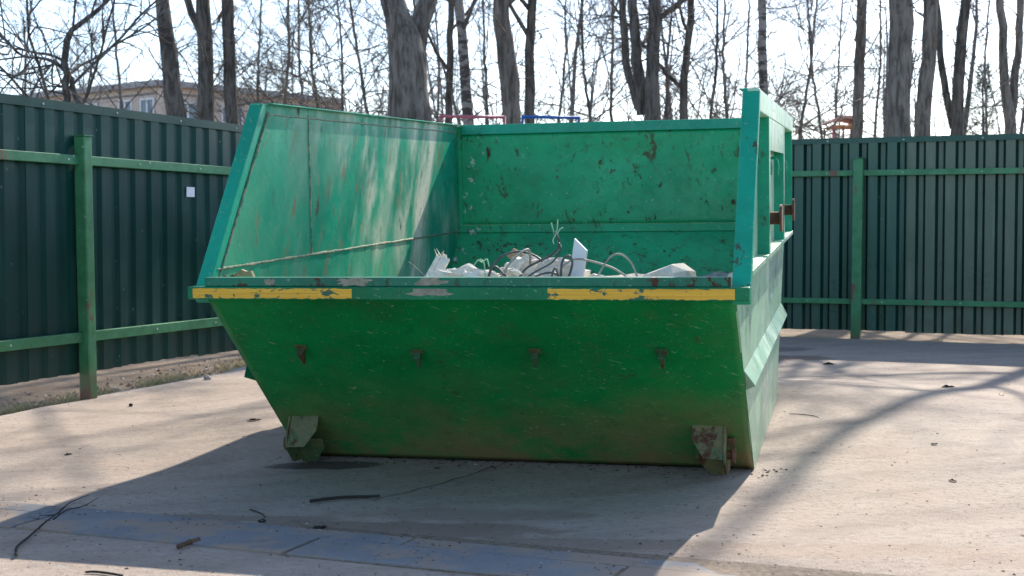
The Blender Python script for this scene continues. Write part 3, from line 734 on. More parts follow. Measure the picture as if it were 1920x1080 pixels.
# cables: measured outlines with their own depth in the pile
def spl(pts, k=6):
    P = [Vector(p) for p in pts]; P = [P[0]*2 - P[1]] + P + [P[-1]*2 - P[-2]]; out = []
    for i in range(1, len(P) - 2):
        for s_ in range(k):
            t = s_ / k; a, b, c, d = P[i-1:i+3]
            out.append(.5 * ((2*b) + (c - a)*t + (2*a - 5*b + 4*c - d)*t*t + (-a + 3*b - 3*c + d)*t**3))
    out.append(P[-2]); return out
def cable(pix, r, mat, label, name='cable', group=None):
    pts = [sk(x, y, v) for x, y, v in pix]
    return place(tag(MB().tube(spl(pts), r * .78, 7).build(name, mat, smooth=True), label, 'cable', group))
cable([(905, 545, .70), (915, 515, .72), (935, 485, .76), (968, 472, .80), (1000, 478, .84), (1020, 498, .82), (1012, 535, .78)], .0075, M_CABLE, 'dark cable arching over the plaster chunks')
cable([(940, 520, .62), (955, 495, .66), (975, 475, .72), (990, 468, .78), (994, 480, .80), (994, 495, .84)], .0085, M_CABLE2, 'pale thick cable bent in a short hook over the cardboard')
c1 = cable([(965, 535, .60), (985, 505, .64), (1010, 490, .70), (1035, 478, .74), (1048, 462, .75), (1047, 448, .74), (1040, 436, .74)], .008, M_CABLE, 'tall dark cable rising to frayed pale green wire ends')
for k, pts in enumerate(([(1040, 440, .74), (1037, 430, .74), (1034, 418, .735)], [(1042, 440, .742), (1045, 428, .742), (1046, 411, .745)], [(1043, 442, .74), (1050, 430, .745), (1056, 427, .75)], [(1046, 452, .745), (1052, 462, .76), (1045, 470, .75), (1036, 480, .74)], [(1039, 458, .735), (1037, 450, .73), (1043, 438, .735)])):
    q = [sk(x, y, v) for x, y, v in pts]; MB().tube(spl(q), .0036, 5).build('frayed_wire', M_WIRE, c1, smooth=True)
cable([(1110, 545, .70), (1125, 510, .72), (1145, 482, .76), (1165, 477, .80), (1185, 495, .82), (1200, 535, .80)], .0065, M_CABLE2, 'thin pale cable making a wide arch right of the white offcut')
cable([(1040, 515, .70), (1060, 495, .71), (1080, 486, .74), (1105, 489, .77), (1150, 503, .80), (1190, 530, .80)], .0068, M_CABLE2, 'brownish cable running right in front of the white offcut')
cable([(1053, 540, .60), (1052, 505, .61), (1057, 485, .64), (1068, 480, .66), (1073, 495, .66), (1065, 520, .64), (1050, 528, .6)], .008, M_CABLE, 'dark cable loop just left of the white offcut')
cable([(910, 535, .60), (925, 500, .58), (945, 515, .58), (965, 535, .56)], .008, M_CABLE, 'dark cable with a low hump at the front of the pile')
cable([(985, 540, .55), (1005, 518, .56), (1040, 512, .58), (1060, 535, .58)], .007, M_CABLE, 'low dark cable lying across the front of the rubble')
cable([(960, 540, .66), (1000, 512, .66), (1035, 492, .68), (1050, 470, .70), (1048, 455, .72)], .006, M_CABLE, 'dark cable twisted beside the tall frayed cable')
cable([(1030, 545, .58), (1036, 512, .58), (1042, 503, .58), (1046, 520, .58), (1048, 545, .58)], .006, M_CABLE, 'small upright dark cable loop in the middle of the rim')
w1 = cable([(908, 540, .60), (909, 505, .62), (906, 490, .64), (900, 486, .66)], .0042, M_WIRE, 'pale green wire bunch at the left of the cables')
for pts in ([(906, 490, .64), (913, 486, .64), (917, 500, .63)], [(904, 492, .65), (896, 488, .66), (889, 497, .66)], [(960, 530, .6), (968, 517, .6), (975, 525, .6)]):
    MB().tube(spl([sk(*p) for p in pts]), .0038, 5).build('wire', M_WIRE, w1, smooth=True)
cable([(766, 490, .45), (785, 506, .45), (806, 526, .44)], .0016, M_CABLE2, 'thin straight wire leaning left of the white trim', 'wire')
cable([(745, 545, .3), (757, 526, .32), (775, 523, .34), (795, 545, .36)], .004, M_CABLE2, 'pale wire just showing over the front rim')

# ------------------------------------------------------------------ things lying on the yard
def gpt(px, py, dz=0):
    d = ray(px, py); z = 0.
    for _ in range(4):
        t = (z - HC) / d.z; p = Vector((0, 0, HC)) + d * t; z = ground_z(p.x, p.y)
    return Vector((p.x, p.y, z + dz))
def stick(pix, r, label, name='twig', mat=M_STICK, parent=None, lift=.0, n=6):
    r = [q * .78 for q in r]; pts = [gpt(x, y, rr + lift + .002) for (x, y), rr in zip(pix, r)]
    s_ = spl(pts, 5); rr = np.interp(np.linspace(0, 1, len(s_)), np.linspace(0, 1, len(r)), r).tolist()
    o = MB().tube(s_, rr, n).build(name, mat, parent, smooth=True)
    if parent is None: tag(o, label, 'twig')
    return o
t1 = stick([(30, 1048), (32, 1032), (55, 1012), (85, 985), (105, 970), (130, 948), (167, 932)], [.006, .006, .0055, .005, .004, .003, .0015], 'long forked dark twig lying across the kerb at lower left', lift=.006)
stick([(100, 980), (125, 962), (155, 955), (185, 938)], [.004, .003, .0025, .0012], '', 'side_shoot', parent=t1, lift=.008)
stick([(70, 988), (75, 972), (100, 971), (112, 968)], [.0012, .002, .003, .004], '', 'side_shoot', parent=t1, lift=.006)
stick([(50, 971), (70, 978), (95, 982)], [.001, .002, .003], '', 'side_shoot', parent=t1, lift=.006)
stick([(582, 946), (610, 942), (650, 938), (685, 937), (712, 935)], [.010, .0095, .009, .0085, .007], 'straight dark stick lying in the skip shadow', 'stick', lift=.004)
stick([(468, 957), (480, 961), (492, 966), (497, 972)], [.003, .0035, .003, .002], 'short curved twig above a dark crumb near the kerb')
stick([(160, 1076), (180, 1076), (205, 1079), (230, 1083)], [.005, .006, .006, .005], 'dark twig at the bottom left edge of the photo')
stick([(1480, 776), (1500, 777), (1525, 780), (1535, 783)], [.002, .003, .003, .002], 'thin brown twig on the sunlit concrete right of the skip')
cat = MB(); base = [gpt(332, 1032, .012), gpt(350, 1026, .014), gpt(372, 1018, .012)]
sp = spl(base, 9); cat.tube(sp, [.004 + .006 * abs(math.sin(i * 1.15)) for i in range(len(sp))], 7)
tag(cat.build('catkin', M_LEAF), 'knobbly brown catkin lying on the grey kerb slab', 'catkin')
def litter(px, py, s_, mat, name, label, cat_, seed, flat=.5):
    pr = random.Random(seed); p = gpt(px, py, s_ * flat * .55); bm = bmesh.new(); bmesh.ops.create_icosphere(bm, subdivisions=2, radius=1)
    for v in bm.verts: v.co = Vector((v.co.x * s_, v.co.y * s_ * .8, v.co.z * s_ * flat)) * (1 + pr.uniform(-.28, .28))
    me = bpy.data.meshes.new(name); bm.to_mesh(me); bm.free(); me.materials.append(mat)
    o = bpy.data.objects.new(name, me); COL.objects.link(o); o.location = p; o.rotation_euler = (0, 0, pr.uniform(0, 6)); return tag(o, label, cat_)
litter(388, 712, .028, M_PEB, 'pebble', 'pale pebble on the concrete near the dirt strip', 'pebble', 1, .8)
litter(245, 762, .015, M_STICK, 'pebble', 'dark crumb on the sunlit concrete right of the fence post', 'pebble', 2, .8)
litter(491, 979, .014, M_STICK, 'dirt_crumb', 'black crumb beside the short curved twig', 'crumb', 3, .6)
def curl_leaf(px, py, s_, rz, label, seed, mat=M_LEAF):
    pr = random.Random(seed); m = MB(); n = 7
    for j in range(n):
        t = j / (n - 1); wd_ = math.sin(math.pi * min(.98, t * .9 + .06)) * s_ * .36
        for k in (-1, -.5, 0, .5, 1):
            m.v.append(((t - .5) * s_ * 1.5, k * wd_, .003 + abs(k) ** 1.5 * wd_ * pr.uniform(.1, .8)))
    m.f = [(j*5+i, j*5+i+1, (j+1)*5+i+1, (j+1)*5+i) for j in range(n-1) for i in range(4)]
    o = m.build('dead_leaf', mat, smooth=False); o.location = gpt(px, py, .0); o.rotation_euler = (0, 0, rz)
    md = o.modifiers.new('thick', 'SOLIDIFY'); md.thickness = .0015
    return tag(o, label, 'leaf')
curl_leaf(476, 789, .055, .4, 'curled brown leaf on the sunlit concrete left of the skip', 1)
curl_leaf(600, 992, .05, 1.0, 'crumpled dark leaf in the dusty patch by the kerb', 2, M_STICK)
curl_leaf(1778, 728, .07, .2, 'curled dark leaf lying in the branch shadow at right', 3, M_STICK)
curl_leaf(1878, 741, .05, 1.2, 'small yellowish leaf on the concrete at far right', 4, M_GRASS)
curl_leaf(1555, 684, .07, .1, 'dark leaf at the edge of the fence shadow', 5, M_STICK)
curl_leaf(1752, 834, .03, .5, 'small dark leaf alone on the bright concrete at right', 6, M_STICK)
curl_leaf(1786, 903, .03, 2.2, 'small brown leaf low on the bright concrete at right', 7)
curl_leaf(128, 853, .03, .9, 'tiny brown leaf on the sunlit concrete at left', 8, M_STICK)

# crumbs, grit and leaf scraps nobody could count
V, F = [], []; pr_ = random.Random(99)
def crumb(p, s_):
    b = len(V); a = pr_.uniform(0, 6.3)
    for k in range(4):
        ang = a + k * 1.57; V.append((p[0] + math.cos(ang) * s_ * pr_.uniform(.6, 1.5), p[1] + math.sin(ang) * s_ * pr_.uniform(.5, 1), p[2] + .001))
    V.append((p[0], p[1], p[2] + s_ * pr_.uniform(.4, .9)))
    for k in range(4): F.append((b + k, b + (k + 1) % 4, b + 4))
for _ in range(3600):
    y = 3.9 + 10.5 * pr_.random() ** 1.5; x = pr_.uniform(-.42 * y, .42 * y)
    if x < edge_x(y) + .05 or y > back_y(x) - .1: continue
    l = to_local((x, y, 0))
    if -.1 < l.x < W + .05 and 0 < l.y < 2.2: continue
    crumb((x, y, ground_z(x, y)), pr_.choice([.0018, .002, .0025, .003, .004, .006]) * pr_.uniform(.7, 1.3))
for _ in range(1500):
    a = pr_.uniform(-3.2, 2.6); p = K0 + KD * a + KN * pr_.gauss(.1, .22); crumb((p.x, p.y, ground_z(p.x, p.y) + .008), pr_.choice([.002, .003, .004, .006]))
for _ in range(500):
    u_ = pr_.uniform(-.1, W + .15); p = SM @ Vector((u_, -abs(pr_.gauss(0, .10)) + .03, 0)) + SO; crumb((p.x, p.y, ground_z(p.x, p.y)), pr_.choice([.003, .004, .006, .009]))
for _ in range(1600):
    y = pr_.uniform(7, 13.5); x = edge_x(y) - .05 - abs(pr_.gauss(0, .35)); crumb((x, y, -.05), pr_.choice([.006, .010, .014, .02]))
def gritm():
    n = NT('grit'); a = n.noise(9, 2, .5); b = n.noise(13, 2, .5, n.coord(loc=(5, 5, 5)))
    c = n.mix(n.ramp(a, .45, .55), (.035, .025, .018), (.16, .10, .065)); c = n.mix(n.ramp(b, .60, .64), c, (.45, .42, .38)); return n.fin(c, .95)
tag(np_mesh('grit', V, F, gritm(), smooth=False), 'scattered grit and leaf crumbs over the concrete yard', 'grit', kind='stuff')

# dry grass on the dirt strip
def grass_patch(name, spots, mat, label, n_each, hmax, seed):
    pr = random.Random(seed); V, F = [], []
    for (x, y, rad) in spots:
        for _ in range(n_each):
            a = pr.uniform(0, 6.28); r_ = rad * pr.random() ** .6; bx, by = x + math.cos(a) * r_ * 1.0, y + math.sin(a) * r_
            h = hmax * pr.uniform(.35, 1); la = pr.uniform(0, 6.28); ln_ = h * pr.uniform(.2, 1.1); wv = pr.uniform(.0016, .003)
            px_, py_ = -math.sin(la) * wv, math.cos(la) * wv; b = len(V)
            for t in (0, .5, 1):
                cx, cy, cz = bx + math.cos(la) * ln_ * t * t, by + math.sin(la) * ln_ * t * t, -.05 + h * (t - .25 * t * t)
                k = 1 - .8 * t; V += [(cx + px_ * k, cy + py_ * k, cz), (cx - px_ * k, cy - py_ * k, cz)]
            F += [(b, b+1, b+3, b+2), (b+2, b+3, b+5, b+4)]
    tag(np_mesh(name, V, F, mat, smooth=False), label, 'grass', kind='stuff')
pr_ = random.Random(17); sp = []
for _ in range(75):
    y = pr_.uniform(7.5, 13); sp.append((edge_x(y) - pr_.uniform(.02, .28) , y, pr_.uniform(.03, .12)))
grass_patch('dry_grass', sp, M_GRASS, 'dry straw grass along the dirt strip by the left fence', 70, .11, 1)
grass_patch('grass', sp[::7], M_GRASSG, 'short green grass blades in the dirt strip by the left fence', 45, .08, 2)
sp = [(x, back_y(x) + pr_.uniform(.02, .25), pr_.uniform(.03, .10)) for x in [2.9, 3.0, 3.1, 3.2, 2.8, 4.9, 5.3, 5.6, 5.9, 6.3, 4.3]]
grass_patch('weeds', sp, M_GRASSG, 'low weeds along the gap under the right fence', 60, .07, 3)

# ------------------------------------------------------------------ trees
NPR = np.random.default_rng(5)
def grow(rg, p, d, length, n, wig, lift):
    pts = [p]; st_ = length / (n - 1); d = d / np.linalg.norm(d)
    for i in range(n - 1):
        d = d + rg.normal(0, wig, 3) + np.array([0, 0, lift]); d = d / np.linalg.norm(d)
        p = p + d * st_; pts.append(p)
    return np.array(pts), d
def on_path(P, t):
    f_ = t * (len(P) - 1); i = min(int(f_), len(P) - 2); k = f_ - i
    q = P[i] * (1 - k) + P[i + 1] * k; d = P[i + 1] - P[i]; return q, d / (np.linalg.norm(d) + 1e-9)
def branch_dir(rg, d, ang):
    r_ = rg.normal(0, 1, 3); r_ -= d * r_.dot(d); r_ /= np.linalg.norm(r_) + 1e-9
    return d * math.cos(ang) + r_ * math.sin(ang)

def tree(name, label, stems, D, mat, height=15., seed=1, limbs=16, sub=7, twigs=8, low=.30, sprouts=10, group='bare trees behind the fence', limb_len=.36, buds=0, spread=1.0, droop=0.0, lod=1.0):
    """stems: list of pixel polylines [(px, py, width_px) ...] seen over the fence; they run on down to the ground and up to the height"""
    rg = np.random.default_rng(seed); root = None
    trunkpaths, brpaths, twpaths, budp = [], [], [], []
    for si, stem in enumerate(stems):
        P, Rr = [], []
        for px, py, wpx in stem:
            q = at(px, py, D + si * .25); P.append(np.array(q)); Rr.append(wpx / 2 / FPX * D)
        if P[0][2] > .3 and si == 0:
            d = (P[0] - P[1]); k = P[0][2] / max(.3, -d[2]) if d[2] < 0 else 1; g = P[0] + d * min(k, 3) * .5; g[2] = -.1; g[0] = P[0][0] + (g[0] - P[0][0]) * .6; g[1] = D
            P = [g, g * .5 + P[0] * .5] + P; Rr = [Rr[0] * 1.35, Rr[0] * 1.1] + Rr
        top = P[-1]; d = P[-1] - P[-2]; d = d / np.linalg.norm(d); d = d * .6 + np.array([0, 0, .6])
        hs = height * (1 if si == 0 else rg.uniform(.8, .95)); rest = max(1., hs - top[2]); n = 9
        ext, _ = grow(rg, top, d, rest, n, .06, .04)
        r0 = Rr[-1]; P = np.array(P + list(ext[1:])); Rr = np.array(Rr + [max(.02, r0 * (1 - .85 * (i / (n - 1)))) for i in range(1, n)])
        # resample along the stem with slight knots
        seg = np.linalg.norm(np.diff(P, axis=0), axis=1); s_ = np.concatenate([[0], np.cumsum(seg)]); tt = np.linspace(0, s_[-1], 44)
        PP = np.stack([np.interp(tt, s_, P[:, k]) for k in range(3)], 1); RR = np.interp(tt, s_, Rr)
        for _ in range(2): PP[1:-1] = PP[1:-1] * .5 + (PP[2:] + PP[:-2]) * .25
        PP[2:, :2] += rg.normal(0, .012, (42, 2)); RR *= 1 + rg.normal(0, .025, 44)
        trunkpaths.append((PP, RR))
        tot = s_[-1]
        for k in range(limbs):
            t = low + (1 - low) * (k + rg.uniform(0, 1)) / limbs; t = min(t, .985)
            q, d = on_path(PP, t); rb = float(np.interp(t * tot, tt, RR)); ln_ = limb_len * height * (1.15 - t) * rg.uniform(.6, 1.1) * spread + .6
            bd = branch_dir(rg, d, R(rg.uniform(40, 70))); bd[2] = abs(bd[2]) * .8 + .1
            LP, _ = grow(rg, q, bd, ln_, 8, .12, .05 - droop); r1 = min(rb * .5, .012 + ln_ * .014)
            brpaths.append((LP, np.linspace(r1, .010, 8)))
            for j in range(sub):
                t2 = .2 + .8 * (j + rg.uniform(0, 1)) / sub; q2, d2 = on_path(LP, min(t2, .99)); l2 = ln_ * .45 * (1.15 - t2) * rg.uniform(.5, 1.2) + .25
                BP, _ = grow(rg, q2, branch_dir(rg, d2, R(rg.uniform(30, 60))), l2, 5, .16, .02 - droop); brpaths.append((BP, np.linspace(min(r1 * .5, .012), .005, 5)))
                for _ in range(max(1, int(twigs * lod))):
                    q3, d3 = on_path(BP, rg.uniform(.15, 1)); TP, _ = grow(rg, q3, branch_dir(rg, d3, R(rg.uniform(25, 60))), l2 * rg.uniform(.3, .7) + .1, 4, .2, .0 - droop)
                    twpaths.append((TP, np.array([.0038, .0032, .0026, .0014])))
                    if buds: budp += [TP[i] for i in (1, 2, 3)]
        for k in range(sprouts):    # thin shoots on the lower trunk
            t = rg.uniform(.08, .5); q, d = on_path(PP, t); bd = branch_dir(rg, d, R(rg.uniform(50, 95))); ln_ = rg.uniform(.8, 2.6)
            LP, _ = grow(rg, q, bd, ln_, 7, .22, -.02); brpaths.append((LP, np.linspace(.013, .004, 7)))
            for j in range(6):
                q2, d2 = on_path(LP, rg.uniform(.15, 1)); TP, _ = grow(rg, q2, branch_dir(rg, d2, R(rg.uniform(25, 70))), rg.uniform(.25, .8), 4, .25, -.02); twpaths.append((TP, np.array([.0038, .0032, .0026, .0014])))
                if buds: budp += [TP[i] for i in (1, 2, 3)]
    root = empty(name, (float(trunkpaths[0][0][0][0]), float(trunkpaths[0][0][0][1]), 0)); tag(root, label, 'tree', group)
    off = np.array([root.location.x, root.location.y, 0])
    for P, Rr in trunkpaths:       # ridged bark: each strip of the stem stands out or sinks on its own
        V, F = tubes_np([(P - off, Rr)], 26); C = np.repeat(P - off, 26, axis=0)
        k = rg.normal(0, .055, (len(P), 26))
        for _ in range(2): k[1:-1] = k[1:-1] * .4 + (k[2:] + k[:-2]) * .3
        k += rg.normal(0, .022, (1, 26)); V = C + (V - C) * (1 + k.reshape(-1, 1)); np_mesh('trunk', V, F, mat, root)
    V, F = tubes_np([(p - off, r_) for p, r_ in brpaths], 5); cr = np_mesh('crown', V, F, mat if mat is not M_BIRCH else M_TWIG, root)
    V, F = tubes_np([(p - off, r_) for p, r_ in twpaths], 3); tag(np_mesh('twigs', V, F, M_TWIG, cr), kind='stuff'); cr['kind'] = 'stuff'
    if buds and budp:
        B = np.array(budp) - off; B = B[rg.random(len(B)) < buds]; n = len(B); s_ = rg.uniform(.012, .03, (n, 1)); a = rg.normal(0, 1, (n, 3)); b = rg.normal(0, 1, (n, 3))
        a /= np.linalg.norm(a, axis=1, keepdims=True); b /= np.linalg.norm(b, axis=1, keepdims=True)
        V = np.stack([B - a * s_, B + b * s_ * .5, B + a * s_, B - b * s_ * .5], 1).reshape(-1, 3); F = np.arange(n * 4).reshape(-1, 4); tag(np_mesh('buds', V, F, M_BUD, cr, smooth=False), kind='stuff')
    return root

TALL = 'tall bare trees over the fences'
def px_of(x, z, D):
    c, s_ = math.cos(PIT), math.sin(PIT); d = D * c - (z - HC) * s_; u = (z - HC) * c + D * s_
    return (960 + FPX * x / d, 540 - FPX * u / d)
_st = [(8.7, 2.5, .13), (8.3, 5.0, .115), (7.85, 7.4, .095), (7.45, 9.0, .075), (7.2, 10.3, .06), (7.25, 11.9, .045)]
tree('bare_tree', 'leaning slim tree just beyond the right edge whose shadow falls on the yard', [[(*px_of(x, z, 20), r_ * 2 * FPX / 20) for x, z, r_ in _st]], 20, M_BARK, 14, 31, group=TALL, limbs=11, sub=5, twigs=4, low=.4, sprouts=3)
tree('bare_tree', 'mossy tall trunk, leftmost of three trunks before the pale building', [[(333, 230, 34), (318, 130, 30), (305, 0, 26)]], 23, M_BARKD, 16, 11, group=TALL)
tree('bare_tree', 'mossy forked trunk, middle of three trunks before the pale building', [[(386, 235, 32), (385, 130, 28), (382, 60, 27), (380, 0, 24)], [(384, 75, 15), (368, 40, 15), (347, 0, 14)]], 24, M_BARKD, 16, 12, group=TALL)
tree('bare_tree', 'narrow dark trunk, right one of three before the pale building', [[(437, 235, 24), (431, 120, 23), (424, 0, 21)]], 24, M_BARKD, 15, 13, group=TALL)
tree('bare_tree', 'thick old trunk forking into a V above the skip', [[(770, 235, 82), (766, 150, 68), (768, 85, 70), (748, 40, 48), (730, 0, 44)], [(775, 110, 40), (786, 50, 38), (800, 0, 36)]], 20, M_BARK, 15, 14, group=TALL, limbs=14)
tree('bare_tree', 'slim straight dark trunk just right of the thick forked tree', [[(842, 232, 14), (843, 100, 13), (846, 0, 11)]], 30, M_BARKD, 14, 15, group=TALL, limbs=14)
tree('birch_tree', 'slender mottled birch trunk above the red bar', [[(878, 232, 21), (870, 120, 19), (860, 0, 17)]], 27, M_BIRCH, 15, 16, group=TALL, limbs=14)
tree('birch_tree', 'bent grey trunk with a bulge between red and blue bars', [[(961, 232, 34), (958, 160, 36), (946, 80, 32), (937, 0, 28)]], 25, M_BARK, 16, 17, group=TALL, limbs=15)
tree('bare_tree', 'slim upright trunk behind the blue bar', [[(992, 232, 20), (994, 120, 18), (998, 0, 17)]], 27, M_BARKD, 15, 18, group=TALL, limbs=14)
tree('bare_tree', 'cluster of three dark stems joined low above the skip', [[(1222, 240, 26), (1224, 120, 25), (1228, 0, 22)], [(1205, 215, 22), (1194, 110, 20), (1186, 0, 18)], [(1198, 205, 16), (1176, 140, 15), (1166, 0, 13)]], 24, M_BARKD, 14, 19, group=TALL, limbs=11, sprouts=16, droop=.03)
tree('bare_tree', 'thin trunk leaning right beside the three joined stems', [[(1281, 240, 17), (1284, 130, 15), (1298, 0, 13)]], 29, M_BARKD, 13, 20, group=TALL, limbs=13)
tree('birch_tree', 'black and white birch trunk behind the right skip corner', [[(1434, 240, 17), (1431, 110, 16), (1429, 0, 15)]], 28, M_BIRCH, 16, 21, group=TALL, limbs=13)
tree('birch_tree', 'speckled slim trunk by the red playground roof', [[(1608, 262, 20), (1612, 130, 20), (1616, 0, 18)]], 25, M_BARK, 16, 22, group=TALL, limbs=12)
tree('bare_tree', 'thickest dark straight trunk over the right fence', [[(1683, 262, 42), (1686, 130, 42), (1690, 0, 42)]], 21, M_BARK, 15, 23, group=TALL, limbs=12, low=.3, sprouts=5, sub=5, twigs=4)
tree('bare_tree', 'crooked trunk bending right of the thickest trunk', [[(1727, 262, 28), (1735, 180, 28), (1744, 100, 27), (1745, 0, 26)]], 23, M_BARK, 14, 24, group=TALL, limbs=11, low=.35, sprouts=5, sub=5, twigs=4)
tree('bare_tree', 'V shaped pair of stems right of the crooked trunk', [[(1792, 262, 24), (1797, 150, 22), (1810, 0, 19)], [(1788, 240, 15), (1768, 150, 13), (1756, 0, 12)]], 24, M_BARKD, 14, 25, group=TALL, limbs=10, low=.35, sprouts=5, sub=5, twigs=4)
tree('bare_tree', 'V shaped pair of stems at the far right edge', [[(1894, 262, 22), (1886, 170, 17), (1874, 0, 14)], [(1895, 240, 16), (1903, 150, 15), (1916, 0, 14)]], 24, M_BARK, 14, 26, group=TALL, limbs=10, low=.35, sprouts=5, sub=5, twigs=4)
tree('crooked_tree', 'small crooked tree with arching branches over the left fence', [[(124, 205, 13), (123, 110, 13), (126, 70, 12), (145, 38, 9), (190, 22, 7)], [(150, 205, 11), (138, 155, 10), (118, 125, 8), (85, 108, 6), (40, 108, 4)]], 17, M_BARKD, 5.6, 27, limbs=15, sub=8, twigs=7, low=.3, sprouts=14, group='smaller trees', limb_len=.55, droop=.05)
YOUNG = 'young trees behind the fence'
ys_ = [(48, 60, 40, 8), (232, 210, 44, 9), (530, 540, 33, 10), (603, 578, 33, 10), (693, 655, 30, 10), (640, 632, 42, 8), (575, 560, 46, 9), (480, 490, 46, 8), (1045, 1060, 36, 8), (1110, 1090, 33, 9), (1145, 1150, 40, 10), (1330, 1345, 36, 10), (1365, 1360, 34, 9), (1395, 1405, 44, 8), (1500, 1530, 32, 9), (1540, 1515, 38, 8), (1565, 1580, 44, 7), (1640, 1650, 46, 8), (1850, 1855, 46, 8), (915, 905, 42, 9), (820, 815, 46, 8), (1250, 1262, 38, 9)]
lab = ['pale blurred sapling', 'thin young tree', 'slender young tree']
where = ['at the far left edge over the fence', 'left of the pale building roof box', 'just right of the three mossy trunks', 'leaning left, between the building and the thick forked tree', 'leaning left, next to the thick forked tree', 'upright behind the left skip side', 'far behind the left skip side', 'before the right wing of the pale building', 'standing right of the blue bar start', 'over the right end of the blue bar', 'left of the three joined stems', 'right of the thin leaning trunk', 'left of the black and white birch', 'close behind the black and white birch', 'right of the black and white birch', 'left of the red playground roof', 'far behind the red playground roof', 'between the speckled trunk and the thickest trunk', 'far back between the two V shaped pairs', 'between the mottled birch and the bent trunk', 'left of the slim straight trunk by the thick tree', 'between the joined stems and the thin leaning trunk']
for i, (pb, pt, D, wpx) in enumerate(ys_):
    tree('young_tree', f'{lab[i % 3]} {where[i]}', [[(pb, 245, wpx * .65), ((pb + pt) / 2 + (i % 3 - 1) * 7, 120, wpx * .55), (pt, 0, wpx * .42)]], D, M_BARKD if i % 2 else M_BARK, [8.5, 10, 11.5][i % 3], 100 + i, limbs=19, sub=7, twigs=11, low=.14, sprouts=8, group=YOUNG, limb_len=.42, buds=.6 if i in (5, 6, 7, 8, 13, 4, 16) else 0, droop=.015 * (i % 3))

# far-off wood that reads as one mass of trunks and twigs
rg = np.random.default_rng(77); tp, wp = [], []
for i in range(120):
    D = rg.uniform(50, 95); px = rg.uniform(-250, 2170); x = (px - 960) / FPX * D; h = rg.uniform(7, 14)
    if px < 660 and D > 52: D = rg.uniform(75, 95); x = (px - 960) / FPX * D
    T_, _ = grow(rg, np.array([x, D, -.1]), np.array([rg.normal(0, .06), 0, 1.]), h, 9, .05, .03); tp.append((T_, np.linspace(rg.uniform(.07, .17), .02, 9)))
    for k in range(22):
        q, d = on_path(T_, rg.uniform(.12, .98)); l2 = rg.uniform(.9, 2.8); B, _ = grow(rg, q, branch_dir(rg, d, R(rg.uniform(30, 65))), l2, 5, .15, .05); wp.append((B, np.linspace(.028, .010, 5)))
        for j in range(6):
            q2, d2 = on_path(B, rg.uniform(.2, 1)); B2, _ = grow(rg, q2, branch_dir(rg, d2, R(rg.uniform(25, 60))), l2 * rg.uniform(.3, .6), 4, .18, .02); wp.append((B2, np.linspace(.010, .004, 4)))
V1, F1 = tubes_np(tp, 6); V2, F2 = tubes_np(wp, 3)
tag(np_mesh('far_wood', np.concatenate([V1, V2]), np.concatenate([F1, F2 + len(V1)]), M_TWIG), 'far bare wood reading as a pale mass of twigs', 'wood', kind='stuff')

# young pine, far back on the right
D = 48; root = empty('pine_tree', (at(1842, 300, D).x, D, 0)); tag(root, 'blurred young pine between the right hand tree trunks', 'tree')
MB().tube([(0, 0, -.1), (.05, 0, 3), (-.03, 0, 6.3)], [.12, .08, .02], 8).build('trunk', M_BARKD, root, smooth=True)
rg = np.random.default_rng(8); V = []
for k in range(2600):
    t = rg.random() ** .8; z = 2.0 + 4.6 * t; r_ = (1.15 * (1 - t) ** .7 * (.75 + .35 * math.sin(z * 5)) + .08) * rg.random() ** .5; a = rg.uniform(0, 6.28)
    c = np.array([r_ * math.cos(a), r_ * math.sin(a), z + .18 * r_]); d = np.array([math.cos(a), math.sin(a), .5]) + rg.normal(0, .5, 3); d /= np.linalg.norm(d); s_ = rg.normal(0, 1, 3); s_ -= d * s_.dot(d); s_ /= np.linalg.norm(s_)
    V += [c - s_ * .012, c + s_ * .012, c + d * rg.uniform(.14, .3)]
np_mesh('crown', np.array(V), np.arange(len(V)).reshape(-1, 3), M_NEEDLE, root, smooth=False)

# ------------------------------------------------------------------ building behind the trees
D0 = 62.
cx, cy = at(303, 150, D0).x, D0; top = at(303, 150, D0).z
bd = empty('brick_building', (cx, cy, 0)); tag(bd, 'pale brick two storey building behind the trees at left', 'building')
# corner at origin; left wing runs back-left, right face runs right and away
lw = Vector((at(20, 182, 69.5).x - cx, 7.5, 0)); rw = Vector((at(640, 190, 71).x - cx, 9, 0))
def wallbox(name, d, mat, z0, z1, out=.0):
    n_ = Vector((d.y, -d.x, 0)).normalized();
    if n_.y > 0: n_ = -n_
    a = n_ * out; p = [a, a + d, a + d - n_ * .4, a - n_ * .4]
    return MB().hexa([(q.x, q.y, z0) for q in p] + [(q.x, q.y, z1) for q in p]).build(name, mat, bd)
ZL = top
w1_ = wallbox('wall', lw, M_BRICK, 0, ZL - .26); w2_ = wallbox('wall', rw, M_BRICK, 0, ZL - .26)
wallbox('cornice', lw, M_TRIM, ZL - .26, ZL, .3); wallbox('cornice', rw, M_TRIM, ZL - .259, ZL - .001, .3)
MB().prism([(0, 0, ZL - .6), (rw.x, rw.y, ZL - .6), (rw.x + lw.x, rw.y + lw.y, ZL - .6), (lw.x, lw.y, ZL - .6)], (0, 0, .1)).build('roof', M_TRIM, bd)
MB().box(-2.2, -1.0, 4, 5.6, ZL - .5, ZL + .25).box(-2.4, -.8, 3.8, 5.8, ZL + .2505, ZL + .33).build('roof_box', M_TRIM, bd)
